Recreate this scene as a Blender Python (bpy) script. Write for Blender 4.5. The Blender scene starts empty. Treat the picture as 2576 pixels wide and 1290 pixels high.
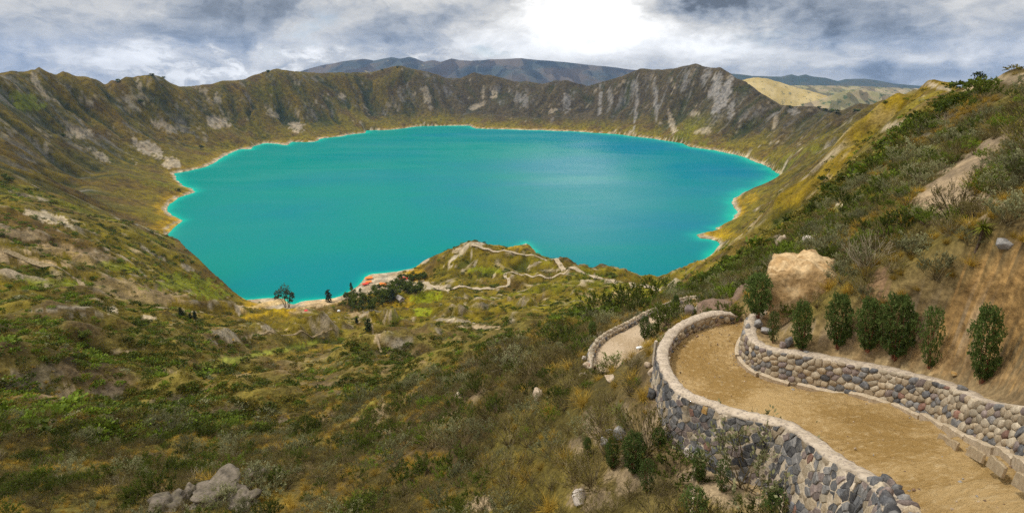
import bpy, bmesh, math, random, time
import numpy as np
from mathutils import Vector, Matrix, Euler

T0 = time.time()
DENOISE = False
random.seed(7); rng = np.random.default_rng(7)
R = math.radians
scene = bpy.context.scene
COL = scene.collection

# ------------------------------------------------------------------ camera
PITCH = 20.3
cam_d = bpy.data.cameras.new("camera"); cam = bpy.data.objects.new("camera", cam_d); COL.objects.link(cam)
cam_d.sensor_width = 36.0; cam_d.lens = 18.0; cam_d.clip_start = 0.1; cam_d.clip_end = 90000.0
cam.location = (0, 0, 0); cam.rotation_euler = (R(90 - PITCH), 0, 0)
scene.camera = cam

# ------------------------------------------------------------------ light, sky, exposure
SUN_AZ, SUN_EL = -78.0, 56.0            # azimuth to the right of +Y, elevation
sun_d = bpy.data.lights.new("sun", 'SUN'); sun_d.energy = 3.2; sun_d.angle = R(7); sun_d.color = (1.0, 0.95, 0.86)
sun = bpy.data.objects.new("sun", sun_d); COL.objects.link(sun)
sdir = Vector((math.sin(R(SUN_AZ)) * math.cos(R(SUN_EL)), math.cos(R(SUN_AZ)) * math.cos(R(SUN_EL)), math.sin(R(SUN_EL))))
sun.rotation_euler = sdir.to_track_quat('Z', 'Y').to_euler()

world = bpy.data.worlds.new("World"); scene.world = world; world.use_nodes = True

class NT:
    """small helper to write node maths"""
    def __init__(s, tree): s.t = tree; s.n = tree.nodes; s.l = tree.links
    def new(s, typ, **kw):
        nd = s.n.new(typ)
        for k, v in kw.items(): setattr(nd, k, v)
        return nd
    def put(s, sock, v):
        if hasattr(v, 'is_output') or isinstance(v, bpy.types.NodeSocket): s.l.new(v, sock)
        else: sock.default_value = v
    def m(s, op, a, b=0.0, c=0.0, clamp=False):
        nd = s.new('ShaderNodeMath', operation=op); nd.use_clamp = clamp
        s.put(nd.inputs[0], a); s.put(nd.inputs[1], b); s.put(nd.inputs[2], c); return nd.outputs[0]
    def add(s, a, b): return s.m('ADD', a, b)
    def mul(s, a, b): return s.m('MULTIPLY', a, b)
    def vm(s, op, a, b=(0, 0, 0)):
        nd = s.new('ShaderNodeVectorMath', operation=op); s.put(nd.inputs[0], a); s.put(nd.inputs[1], b)
        return nd.outputs['Value'] if op in ('DOT_PRODUCT', 'LENGTH', 'DISTANCE') else nd.outputs[0]
    def noise(s, vec, scale, detail=4, rough=.5, dist=0.0, lac=2.0):
        nd = s.new('ShaderNodeTexNoise'); s.put(nd.inputs['Vector'], vec); nd.inputs['Scale'].default_value = scale
        nd.inputs['Detail'].default_value = detail; nd.inputs['Roughness'].default_value = rough
        nd.inputs['Distortion'].default_value = dist; nd.inputs['Lacunarity'].default_value = lac
        return nd
    def ramp(s, v, lo, hi, a=0.0, b=1.0):
        nd = s.new('ShaderNodeMapRange', interpolation_type='SMOOTHSTEP'); s.put(nd.inputs[0], v)
        for i, x in ((1, lo), (2, hi), (3, a), (4, b)): s.put(nd.inputs[i], x)
        return nd.outputs[0]
    def mix(s, f, a, b, mode='MIX'):
        nd = s.new('ShaderNodeMix', data_type='RGBA', blend_type=mode)
        s.put(nd.inputs[0], f)
        for i, v in ((6, a), (7, b)):
            if isinstance(v, tuple) and len(v) == 3: v = v + (1.0,)
            s.put(nd.inputs[i], v)
        return nd.outputs[2]

def dirp(px, py):
    """ray of a photo pixel (2576 x 1290 frame), forward component 1 along the optical axis"""
    a = (np.asarray(px, float) - 1288) / 1288; b = (645 - np.asarray(py, float)) / 1288
    cp, sp = math.cos(R(PITCH)), math.sin(R(PITCH))
    return np.stack([a, cp + b * sp, -sp + b * cp], -1)

def build_world():
    g = NT(world.node_tree); g.n.clear()
    out = g.new('ShaderNodeOutputWorld'); bg = g.new('ShaderNodeBackground'); g.l.new(bg.outputs[0], out.inputs[0])
    sky = g.new('ShaderNodeTexSky', sky_type='NISHITA'); sky.sun_disc = False
    sky.sun_elevation = R(SUN_EL); sky.sun_rotation = R(SUN_AZ); sky.altitude = 3800
    d = g.new('ShaderNodeTexCoord').outputs['Generated']
    sep = g.new('ShaderNodeSeparateXYZ'); g.l.new(d, sep.inputs[0]); x, y, z = sep.outputs
    # flattened coordinates: cloud banks are wide and low
    st = g.vm('MULTIPLY', d, (1, 1, 2.5))
    warp = g.noise(st, 5.0, 4, .55)
    wv = g.vm('SCALE', g.vm('SUBTRACT', warp.outputs['Color'], (.5, .5, .5)))
    wv.node.inputs[3].default_value = .16
    sw = g.vm('ADD', st, wv)
    n_big = g.noise(sw, 2.6, 5, .52).outputs[0]
    n_mid = g.noise(sw, 5.0, 6, .55).outputs[0]
    n_fin = g.noise(g.vm('MULTIPLY', g.vm('ADD', d, wv), (1, 1, 1.6)), 22.0, 6, .6).outputs[0]
    # layered grey overcast, brighter towards the zenith (standard overcast sky)
    zc = g.m('MAXIMUM', z, 0.0)
    lum = g.add(.64, g.mul(g.m('SUBTRACT', n_big, .5), .40))
    lum = g.add(lum, g.add(g.ramp(n_mid, .40, .62, -.17, .17), 0.0))
    lum = g.add(lum, g.add(g.ramp(n_fin, .38, .62, -.055, .075), 0.0))
    # cloud banks seen in the photograph: (px, py, wid, hei, gain)
    az = g.m('ARCTAN2', x, y)
    el = g.m('ARCSINE', z)
    nw = g.m('SUBTRACT', g.noise(st, 11.0, 6, .6).outputs[0], .5)
    nw2 = g.m('SUBTRACT', g.noise(g.vm('ADD', st, (3.1, 1.7, .4)), 11.0, 6, .6).outputs[0], .5)
    azw = g.add(az, g.mul(nw, .30)); elw = g.add(el, g.mul(nw2, .085))
    for px, py, w, h, gain in SKY_BANKS:
        v = dirp(px, py); a0 = math.atan2(v[0], v[1]); e0 = math.atan2(v[2], math.hypot(v[0], v[1]))
        w, h = w / 1288 * .8, h / 1288 * .9
        q = g.add(g.m('POWER', g.m('ABSOLUTE', g.mul(g.m('SUBTRACT', azw, a0), 1 / w)), 2.0),
                  g.m('POWER', g.m('ABSOLUTE', g.mul(g.m('SUBTRACT', elw, e0), 1 / h)), 2.0))
        lum = g.add(lum, g.mul(g.m('EXPONENT', g.mul(q, -1.0)), gain))
    # billowing white bank low over the far rim
    bil = g.noise(g.vm('MULTIPLY', g.vm('ADD', d, wv), (1, 1, 2.0)), 17.0, 8, .62).outputs[0]
    band = g.mul(g.ramp(elw, .045, .012), g.mul(g.ramp(az, -.85, -.50), g.ramp(az, .10, -.06)))
    lum = g.add(lum, g.mul(g.mul(g.ramp(bil, .47, .60), band), .42))
    lum = g.add(lum, g.mul(g.mul(g.ramp(bil, .44, .36), band), -.12))
    # bright cloud off the sun's direction: tight glow, strengthened to reflect in the lake
    dot = g.vm('DOT_PRODUCT', d, tuple(GLOW_DIR))
    glow = g.m('POWER', g.m('MAXIMUM', dot, 0.0), 130.0)
    lum = g.add(lum, g.mul(glow, GLOW))
    lum = g.m('MAXIMUM', lum, .17)
    lum = g.mul(lum, g.add(1.0, g.mul(zc, ZEN)))
    cloud = g.mix(g.ramp(lum, .25, .9), (.84, .95, 1.12), (1.0, .985, .95))
    cloud = g.vm('SCALE', cloud); cloud.node.inputs[3].default_value = 1.0
    g.l.new(lum, cloud.node.inputs[3])
    # thin places let the blue through
    skyc = g.vm('SCALE', sky.outputs[0]); skyc.node.inputs[3].default_value = .10
    gap = g.ramp(g.add(n_mid, g.mul(n_big, .5)), .86, 1.02, 0.0, .55)
    colr = g.mix(gap, cloud, skyc)
    g.l.new(colr, bg.inputs[0]); bg.inputs[1].default_value = 1.0

SKY_BANKS = [  # px, py, half width, half height, gain
    (1580, 100, 260, 60, .50), (1760, 130, 200, 36, .42), (1350, 90, 150, 40, .22),
    (2010, 84, 130, 44, -.40), (1480, -14, 200, 24, -.75), (1790, 0, 200, 40, -.60), (2310, 48, 90, 34, -.20), (2480, 40, 160, 60, .10),
    (640, 30, 330, 30, -.20), (420, 92, 190, 18, -.18), (120, 65, 240, 20, -.10), (960, 12, 260, 22, -.14),
    (860, 140, 120, 30, .30), (520, 190, 240, 26, .28), (300, 140, 260, 18, .12), (1160, 110, 150, 30, .24), (730, 118, 110, 16, -.16), (1000, 88, 90, 14, -.16),
    (2230, 182, 330, 24, -.22), (2160, 138, 260, 16, .22), (2500, 140, 160, 26, .10),
]
GLOW_DIR = Vector((math.sin(R(8)) * math.cos(R(12.5)), math.cos(R(8)) * math.cos(R(12.5)), math.sin(R(12.5)))).normalized()
GLOW, ZEN = 3.2, 1.4
build_world()

vs = scene.view_settings
vs.view_transform = 'Standard'; vs.look = 'None'; vs.gamma = 1.0; vs.use_curve_mapping = False; vs.exposure = -0.25
cy = scene.cycles
world.cycles.sampling_method = 'MANUAL'; world.cycles.sample_map_resolution = 512
cy.use_denoising = DENOISE; cy.max_bounces = 6; cy.diffuse_bounces = 3; cy.glossy_bounces = 3; cy.transmission_bounces = 2
cy.transparent_max_bounces = 8; cy.volume_bounces = 1; cy.use_adaptive_sampling = True; cy.adaptive_threshold = 0.012

# ------------------------------------------------------------------ object helpers
def tag(o, label=None, cat=None, group=None, kind=None):
    if label: o['label'] = label
    if cat: o['category'] = cat
    if group: o['group'] = group
    if kind: o['kind'] = kind
    return o

def mesh_np(name, V, F, mats=(), smooth=True, mi=None):
    """mesh from numpy arrays; F is (n,3) or (n,4), or a list of such arrays"""
    me = bpy.data.meshes.new(name)
    Fs = F if isinstance(F, list) else [F]
    Fs = [np.asarray(f, np.int32) for f in Fs if len(f)]
    V = np.asarray(V, np.float32)
    me.vertices.add(len(V)); me.vertices.foreach_set('co', V.ravel())
    nl = sum(f.size for f in Fs); nf = sum(len(f) for f in Fs)
    me.loops.add(nl); me.polygons.add(nf)
    me.loops.foreach_set('vertex_index', np.concatenate([f.ravel() for f in Fs]))
    tot = np.concatenate([np.full(len(f), f.shape[1], np.int32) for f in Fs])
    st = np.concatenate([[0], np.cumsum(tot)[:-1]]).astype(np.int32)
    me.polygons.foreach_set('loop_start', st)
    me.polygons.foreach_set('use_smooth', np.full(nf, smooth, bool))
    if mi is not None: me.polygons.foreach_set('material_index', np.asarray(mi, np.int32))
    for m in mats: me.materials.append(m)
    me.update(calc_edges=True); me.validate()
    return me

def link(name, me, parent=None, loc=(0, 0, 0), rot=(0, 0, 0), scale=(1, 1, 1)):
    o = bpy.data.objects.new(name, me); COL.objects.link(o)
    o.parent = parent; o.location = loc; o.rotation_euler = rot; o.scale = scale
    return o

def empty(name, loc=(0, 0, 0), rz=0.0, scale=1.0):
    o = bpy.data.objects.new(name, None); COL.objects.link(o); o.location = loc; o.rotation_euler = (0, 0, rz)
    o.scale = (scale,) * 3; o.empty_display_size = .2
    return o

def copy_tree(o, parent=None):
    c = o.copy(); COL.objects.link(c); c.parent = parent
    for ch in o.children: copy_tree(ch, c)
    return c

# ------------------------------------------------------------------ noise
_perm = np.random.default_rng(3).permutation(512).astype(np.int32)
_perm = np.concatenate([_perm, _perm])
_ang = np.random.default_rng(4).random(512) * 2 * np.pi
_gx, _gy = np.cos(_ang).astype(np.float32), np.sin(_ang).astype(np.float32)
def pn(x, y, seed=0):
    x = np.asarray(x + seed * 17.31, np.float32); y = np.asarray(y + seed * 9.77, np.float32)
    xi = np.floor(x); yi = np.floor(y); fx = x - xi; fy = y - yi
    xi = xi.astype(np.int32) & 511; yi = yi.astype(np.int32) & 511
    pa = _perm[xi]; pb = _perm[(xi + 1) & 511]; y1 = (yi + 1) & 511
    u = fx * fx * (3 - 2 * fx); v = fy * fy * (3 - 2 * fy)
    k = _perm[pa + yi]; a = _gx[k] * fx + _gy[k] * fy
    k = _perm[pb + yi]; b = _gx[k] * (fx - 1) + _gy[k] * fy; a += u * (b - a)
    k = _perm[pa + y1]; c = _gx[k] * fx + _gy[k] * (fy - 1)
    k = _perm[pb + y1]; b = _gx[k] * (fx - 1) + _gy[k] * (fy - 1); c += u * (b - c)
    return a + v * (c - a)
def fbm(x, y, n=4, seed=0, g=.5):
    s = 0; a = 1.0; t = 0
    for k in range(n):
        s = s + a * pn(x * 2 ** k, y * 2 ** k, seed + k); t += a; a *= g
    return s / t * 1.6
def ridg(x, y, n=3, seed=0, g=.5):
    s = 0; a = 1.0; t = 0
    for k in range(n):
        s = s + a * (1 - np.abs(pn(x * 2 ** k, y * 2 ** k, seed + k)) * 2.2); t += a; a *= g
    return s / t
def sst(a, b, x):
    t = np.clip((x - a) / (b - a), 0, 1); return t * t * (3 - 2 * t)
def lerp(a, b, t): return a + (b - a) * t
# ------------------------------------------------------------------ terrain: control heights
LAKE = -380.0
SHORE_PX = [  # outline of the lake, clockwise, in photo pixels (hidden stretches are guessed behind the ridges)
 (621,753),(668,750),(712,749),(728,764),(742,766),(758,757),(790,752),(835,750),(860,743),(880,733),(903,718),(915,703),(930,692),(950,690),
 (1000,684),(1040,677),(1070,667),(1110,654),(1150,643),(1190,633),(1225,637),(1262,636),(1300,622),(1322,608),(1336,620),(1346,631),(1350,643),
 (1372,660),(1410,676),(1450,692),(1500,702),(1560,704),(1640,707),(1700,714),(1738,700),(1769,685),(1781,671),(1786,654),(1790,641),(1808,625),
 (1812,617),(1807,607),(1786,600),(1762,600),(1749,591),(1769,584),(1800,584),(1807,577),(1790,574),(1808,571),(1837,561),(1841,552),(1856,535),
 (1849,521),(1841,508),(1854,492),(1871,481),(1902,479),(1926,462),(1940,453),(1962,445),(1960,438),(1936,422),(1899,408),(1880,398),(1840,388),
 (1790,378),(1740,370),(1718,361),(1644,350),(1542,337),(1439,331),(1337,328),(1240,325),(1197,324),(1180,317),(1110,317),(1064,318),(1036,321),
 (975,328),(917,328),(922,335),(873,340),(859,343),(809,348),(795,357),(768,358),(734,357),(723,366),(700,363),(665,362),(642,369),(631,377),
 (607,376),(594,382),(560,396),(539,408),(512,421),(478,431),(440,436),(437,441),(454,460),(478,475),(490,483),(471,489),(444,499),(423,515),
 (420,526),(433,542),(459,555),(444,566),(430,579),(419,595),(412,625),(440,668),(505,716),(565,748)]
def on_plane(px, py, h):
    v = dirp(px, py); return v * (h / v[..., 2])[..., None] if v.ndim > 1 else v * (h / v[2])
SH = np.array(SHORE_PX, float)
SHORE = on_plane(SH[:, 0], SH[:, 1], LAKE)[:, :2]

RIM = [(0,184),(34,179),(61,181),(78,174),(87,176),(99,170),(116,179),(140,189),(157,179),(171,183),(184,189),(218,195),(239,198),(253,206),(264,214),
 (280,203),(297,204),(317,193),(334,195),(362,189),(382,188),(410,195),(427,208),(452,219),(491,216),(532,211),(560,204),(611,201),(631,191),(659,183),
 (696,173),(720,177),(782,183),(819,184),(859,182),(873,184),(903,182),(927,184),(958,176),(992,167),(1009,166),(1030,171),(1050,176),(1077,181),
 (1098,187),(1122,196),(1159,197),(1180,188),(1193,183),(1214,188),(1234,189),(1262,196),(1296,205),(1323,205),(1364,211),(1391,205),(1426,202),
 (1453,210),(1480,217),(1507,208),(1562,193),(1586,183),(1610,173),(1637,175),(1671,175),(1705,170),(1718,168),(1752,160),(1769,167),(1800,171),
 (1813,170),(1834,183),(1854,198),(1875,206),(1902,225),(1930,244),(1964,264),(2011,268),(2052,268),(2080,276),(2107,283),(2141,281),(2175,276),
 (2202,268),(2223,258),(2250,244),(2271,235),(2295,223),(2312,225),(2332,207),(2353,212),(2387,220),(2421,231)]
RIM_T = ([-60,0,50,99,264,354,450,600,700,920,1180,1480,1610,1700,1800,1900,1964,2080,2175,2223,2250,2295,2332,2387,2421],
         [1500,1600,1800,1900,2200,2350,2550,2900,3150,3700,4050,3750,3450,3250,3000,2700,2500,2150,1750,1150,700,360,230,190,170])

CTRL = [  # px, py, kind, value: d = metres along the optical axis, h = metres above the lake, z = height below the eye
 # left crater wall
 (-60,200,'d',1450),(0,300,'d',1400),(0,400,'d',1150),(100,300,'d',1650),(100,400,'d',1430),(200,300,'d',1950),(200,450,'d',1500),(300,500,'d',1420),(300,400,'d',1830),
 (350,300,'d',2250),(450,350,'d',2330),(550,300,'d',2650),(600,340,'d',2560),(400,560,'d',1330),(330,560,'d',1200),(700,300,'d',2950),(900,260,'d',3500),(1200,260,'d',3850),(1480,280,'d',3600),
 (1750,260,'d',2950),(1900,320,'d',2500),(2000,360,'d',2100),(1000,290,'d',3550),(1600,280,'d',3300),
 # left spur in front of it
 (-60,430,'d',850),(0,450,'d',880),(150,500,'h',165),(300,562,'h',120),(437,598,'h',84),(471,609,'h',74),(495,625,'h',68),(519,645,'h',62),(560,673,'h',50),(580,696,'h',38),(597,730,'h',18),(614,750,'h',6),
 (200,600,'d',660),(0,560,'d',560),(350,650,'d',740),(450,680,'d',800),(540,740,'d',800),(580,770,'h',22),
 (0,640,'d',430),(150,690,'d',440),(300,750,'d',450),(450,790,'d',480),(560,800,'d',520),(610,800,'h',30),(100,760,'d',270),(300,800,'d',310),(-60,700,'d',230),(0,750,'d',190),
 # near shore flats
 (650,790,'h',16),(700,780,'h',5),(760,790,'h',8),(800,775,'h',5),(860,765,'h',6),(900,770,'h',14),(950,720,'h',4),(1000,705,'h',6),(1060,712,'h',9),(1100,722,'h',14),(1000,770,'h',26),(1050,795,'h',45),
 (1150,745,'h',36),(1200,722,'h',28),(1280,712,'h',34),(1180,690,'h',24),(1250,672,'h',45),(1100,690,'h',22),(1120,660,'h',36),(1071,650,'h',24),(1023,675,'h',12),(1139,628,'h',56),(1183,611,'h',74),(1211,616,'h',72),(1240,630,'h',62),(1300,641,'h',55),
 (1344,646,'h',52),(1400,655,'h',52),(1443,663,'h',54),(1473,680,'h',56),(1500,692,'h',58),(1560,702,'h',60),(1610,690,'h',48),(1647,697,'h',50),(1600,715,'h',70),(1650,725,'h',85),(1700,730,'h',100),(1380,690,'h',42),(1330,690,'h',38),
 (1300,612,'h',26),(1325,612,'h',16),(1265,625,'h',24),
 (1400,730,'d',610),(1250,770,'d',560),(1500,730,'d',560),(1300,800,'d',400),(1150,800,'d',440),(1450,780,'d',330),(1560,762,'d',330),(1650,766,'d',200),
 # ravine and the slopes in the middle
 (650,850,'d',310),(500,830,'d',290),(800,830,'d',420),(1000,830,'d',360),(850,870,'d',260),(500,880,'d',200),(700,900,'d',185),(900,890,'d',205),(1100,870,'d',190),(1300,850,'d',120),(1200,830,'d',260),
 (1400,810,'d',120),(1450,790,'d',160),(0,850,'d',88),(100,878,'d',90),(0,985,'d',80),(100,1000,'d',84),(0,820,'d',125),(150,810,'d',170),(180,915,'d',94),(300,932,'d',103),(450,952,'d',107),(600,982,'d',105),(720,1028,'d',99),(180,990,'d',90),(300,1014,'d',97),(450,1036,'d',100),(600,1066,'d',96),(720,1096,'d',90),(300,945,'d',126),(450,966,'d',130),(600,1000,'d',126),(150,900,'d',115),(400,1070,'d',78),(600,1120,'d',76),(200,1050,'d',66),(800,1000,'d',118),(950,960,'d',120),(1050,930,'d',95),
 (0,1100,'d',46),(200,1100,'d',54),(400,1100,'d',62),(600,1100,'d',69),(780,1110,'d',72),(900,1150,'d',50),(1000,1050,'d',58),(1150,950,'d',62),(1200,1050,'d',38),(1250,950,'d',47),(1350,900,'d',41),(1450,890,'d',34),
 (0,1280,'d',33),(150,1250,'d',36),(400,1250,'d',40),(700,1250,'d',38),(1000,1250,'d',33),(1150,1200,'d',29),(1300,1150,'d',24),(1350,1270,'d',19),(1400,1050,'d',25),(1450,1250,'d',17),(1500,960,'d',24.5),(1420,960,'d',29),
 (1600,1100,'d',17.3),(1600,1250,'d',15.2),(1800,1250,'d',13.6),(1560,1010,'d',20),
 (-60,1400,'d',28),(600,1420,'d',29),(1200,1420,'d',18),(1600,1420,'d',12),(1900,1400,'d',11),
 # foot of the outer wall
 (1640,965,'d',17.8),(1640,1010,'d',17.4),(1690,1040,'d',16.6),(1740,1105,'d',15.9),(1800,1145,'d',15.2),(1870,1195,'d',14.2),(1950,1255,'d',13),(2010,1300,'d',12.2),(2110,1360,'d',10.6),(2200,1440,'d',9.0),(1655,900,'d',19.5),(1665,860,'d',21.5),(1700,815,'d',23),
 # lower path bench
 (1500,910,'z',-15.95),(1490,880,'z',-16.1),(1560,880,'z',-15.9),(1600,830,'z',-15.8),(1660,800,'z',-15.6),(1740,768,'z',-15.5),(1640,860,'z',-14.6),(1700,795,'z',-14.4),(1570,930,'z',-14.6),(1580,790,'z',-18),(1660,765,'z',-17.5),
 (1790,760,'d',34),(1850,750,'d',34),(1900,700,'d',42),(1960,690,'d',30),(1740,756,'d',60),(1800,720,'d',70),
 # terrace behind the inner wall and the banks above it
 (1960,865,'z',-8.7),(2100,880,'z',-8.25),(2250,905,'z',-7.55),(2400,930,'z',-6.65),(2500,960,'z',-5.5),(2576,1000,'z',-5.15),(2660,1040,'z',-4.4),
 (2100,850,'z',-8.05),(2250,868,'z',-7.25),(2350,880,'z',-6.75),(2150,755,'d',16.0),(2250,745,'d',14.6),(2350,705,'d',13.3),(2450,690,'d',10.5),(2520,662,'d',9.8),(2576,650,'d',9.3),(2650,640,'d',8.6),(1930,850,'d',19.6),
 # right hill
 (2150,690,'d',16.8),(2200,600,'d',20),(2350,600,'d',15.5),(2500,560,'d',12.6),(2576,520,'d',11.5),(2576,450,'d',14),(2650,400,'d',14),(2300,500,'d',20),(2400,450,'d',19.5),(2500,350,'d',22),(2576,300,'d',24),(2050,640,'d',23),
 (2200,500,'d',34),(2250,400,'d',48),(2350,380,'d',36),(2400,300,'d',52),(2450,260,'d',58),(2557,184,'d',46),(2537,186,'d',52),(2503,199,'d',62),(2469,209,'d',72),(2445,214,'d',80),(2431,226,'d',85),(2640,170,'d',38),(2600,190,'d',44),
 (2100,600,'d',30),(2100,515,'d',100),(2150,470,'d',90),(2050,600,'d',42),(1980,640,'d',48),(1950,640,'d',70),(2000,560,'d',230),(2050,540,'d',150),(2200,420,'d',130),(2280,330,'d',130),(2330,260,'d',180),
 (1900,660,'d',180),(1850,680,'d',220),(1800,712,'d',300),(1750,752,'d',110),(1800,732,'d',150),(1850,694,'d',160),(1780,732,'d',220),(1830,704,'d',280),(1760,726,'d',420),(1800,692,'d',520),(1850,650,'d',600),(1880,622,'d',640),(1720,745,'d',300),
 (1930,520,'d',1320),(1930,560,'d',820),(1930,605,'d',480),(1930,645,'d',200),(1990,500,'d',1180),(2000,535,'d',700),(2000,580,'d',260),(2050,500,'d',560),(2100,450,'d',720),(2120,485,'d',260),(1980,600,'d',160),(1870,560,'d',1050),(1850,600,'d',960),(1825,640,'d',900),(1800,665,'d',850),(1950,500,'d',1350),(1900,530,'d',1250),(2000,480,'d',1150),(2050,450,'d',1050),(2050,350,'d',1800),(2150,330,'d',1250),
 (2100,400,'d',1200),(2150,400,'d',700),(2230,300,'d',560),(2200,300,'d',1000),(2280,270,'d',330),
]
# terrain hidden behind the skyline drops away to the outer plain
def ctrl_points():
    U, Vv, Tv = [], [], []
    def put(p):
        r = math.hypot(p[0], p[1]); U.append(math.atan2(p[0], p[1])); Vv.append(math.log(r)); Tv.append(p[2] / r)
    for px, py, k, v in CTRL:
        q = dirp(px, py)
        t = v if k == 'd' else ((LAKE + v) / q[2] if k == 'h' else v / q[2])
        put(q * t)
    rt = np.interp([p[0] for p in RIM], *RIM_T)
    for (px, py), t in zip(RIM, rt):
        q = dirp(px, py) * t; put(q)
    for (px, py), t in list(zip(RIM, rt))[::4]:
        if t > 600:
            q = dirp(px, py) * t; b = q * 1.28; b[2] = q[2] - .27 * math.hypot(q[0], q[1]) * .55; put(b)
        elif t < 300:
            q = dirp(px, py) * t; b = q * 1.7; b[2] = q[2] - 70; put(b)
    for i in range(0, len(SHORE), 3):
        put((SHORE[i, 0], SHORE[i, 1], LAKE))
    for x, y in ((0, 1500), (0, 2200), (-500, 1800), (500, 1800), (-600, 2400), (600, 2400), (0, 2900), (-300, 3100), (400, 1300), (-300, 1200)):
        put((x, y, LAKE - 30))
    for az in np.radians(np.arange(-62, 63, 8)):
        put((2.0 * math.sin(az), 2.0 * math.cos(az), -3.6 - 1.2 * math.cos(az)))
        rr = 7600; put((rr * math.sin(az), rr * math.cos(az), -900))
    # the back of the near hill on the right, out of sight
    for a_, r_, z_ in ((39.5, 150, -24), (42, 130, -22), (45, 110, -18), (49, 100, -16), (54, 90, -14), (59, 80, -12), (60, 30, -1.5), (54, 30, -1.5), (60, 14, -2.2),
                       (45, 260, -70), (52, 260, -70), (60, 260, -70), (44, 700, -190), (52, 700, -180), (60, 700, -170), (42, 1500, -110), (50, 1600, -60), (60, 1700, -40), (50, 2600, -300),
                       (60, 2600, -300), (-50, 1500, -90), (-58, 1500, -60), (-50, 700, -170), (-58, 700, -150), (-50, 250, -90), (-58, 250, -80), (-58, 2400, -300), (-50, 2700, -300), (40, 2900, -350)):
        put((r_ * math.sin(R(a_)), r_ * math.cos(R(a_)), z_))
    return np.array(U), np.array(Vv), np.array(Tv)

def tps(P, val, Q, lam):
    def K(a, b):
        d2 = ((a[:, None, :] - b[None, :, :]) ** 2).sum(-1); return -np.sqrt(d2 + 1e-5)
    n = len(P); A = np.zeros((n + 3, n + 3)); A[:n, :n] = K(P, P) + lam * np.eye(n)
    A[:n, n] = 1; A[:n, n + 1:] = P; A[n, :n] = 1; A[n + 1:, :n] = P.T
    w = np.linalg.solve(A, np.concatenate([val, np.zeros(3)]))
    out = np.empty(len(Q)); w32 = w
    for i in range(0, len(Q), 20000):
        q = Q[i:i + 20000]; out[i:i + 20000] = K(q, P) @ w32[:n] + w[n] + q @ w[n + 1:]
    return out

# polar sheet: columns in tan(azimuth), rows in log range
NAZ = 1000; TAZ = np.linspace(-1.72, 1.72, NAZ)
LR = np.concatenate([np.linspace(math.log(2.6), math.log(60), 200, endpoint=False), np.linspace(math.log(60), math.log(650), 240, endpoint=False),
                     np.linspace(math.log(650), math.log(4500), 390, endpoint=False), np.linspace(math.log(4500), math.log(7000), 10)])
NR = len(LR)
cu, cv, ct = ctrl_points()
cP = np.stack([cu, cv], -1)
# spline on a coarse lattice, then smooth upsampling
gc = np.arctan(np.linspace(-1.72, 1.72, 330)); gr = np.linspace(LR[0], LR[-1], 420)
QQ = np.stack(np.meshgrid(gc, gr), -1).reshape(-1, 2)
coarse = tps(cP, ct, QQ, .0018).reshape(len(gr), len(gc))
def bil(img, fy, fx):
    h, w = img.shape; fx = np.clip(fx, 0, w - 1.001); fy = np.clip(fy, 0, h - 1.001)
    x0 = fx.astype(int); y0 = fy.astype(int); dx = fx - x0; dy = fy - y0
    return (img[y0, x0] * (1 - dx) + img[y0, x0 + 1] * dx) * (1 - dy) + (img[y0 + 1, x0] * (1 - dx) + img[y0 + 1, x0 + 1] * dx) * dy
FX = (TAZ - TAZ[0]) / (TAZ[-1] - TAZ[0]) * (len(gc) - 1)
FY = (LR - LR[0]) / (LR[-1] - LR[0]) * (len(gr) - 1)
TT = bil(coarse, *np.meshgrid(FY, FX, indexing='ij'))
RR = np.exp(LR)[:, None] * np.ones((1, NAZ)); AZ = np.arctan(TAZ)[None, :] * np.ones((NR, 1))
X = RR * np.sin(AZ); Y = RR * np.cos(AZ); Z = TT * RR

# ------------------------------------------------------------------ lake distance field
def poly_sd(px, py, poly):
    """signed distance, positive outside"""
    d2 = np.full(px.shape, 1e18); ins = np.zeros(px.shape, bool); n = len(poly)
    for i in range(n):
        ax, ay = poly[i]; bx, by = poly[(i + 1) % n]; ex, ey = bx - ax, by - ay
        t = np.clip(((px - ax) * ex + (py - ay) * ey) / (ex * ex + ey * ey + 1e-12), 0, 1)
        d2 = np.minimum(d2, (px - ax - t * ex) ** 2 + (py - ay - t * ey) ** 2)
        c = ((ay > py) != (by > py)) & (px < (bx - ax) * (py - ay) / (by - ay + 1e-12) + ax); ins ^= c
    d = np.sqrt(d2); return np.where(ins, -d, d)
gx = np.arange(-2200, 2201, 9.0); gy = np.arange(500, 4700, 9.0)
GX, GY = np.meshgrid(gx, gy)
SDG = poly_sd(GX, GY, SHORE)
def shore_sd(x, y, rough=True):
    d = bil(SDG, (y - gy[0]) / 9.0, (x - gx[0]) / 9.0)
    far = np.clip(np.hypot(x, y) / 1500, .35, 1.6)
    if rough: d = d + far * (5 * fbm(x / 38, y / 38, 3, 5) + 9 * fbm(x / 130, y / 130, 2, 8))
    return d
SD = shore_sd(X, Y)

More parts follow.
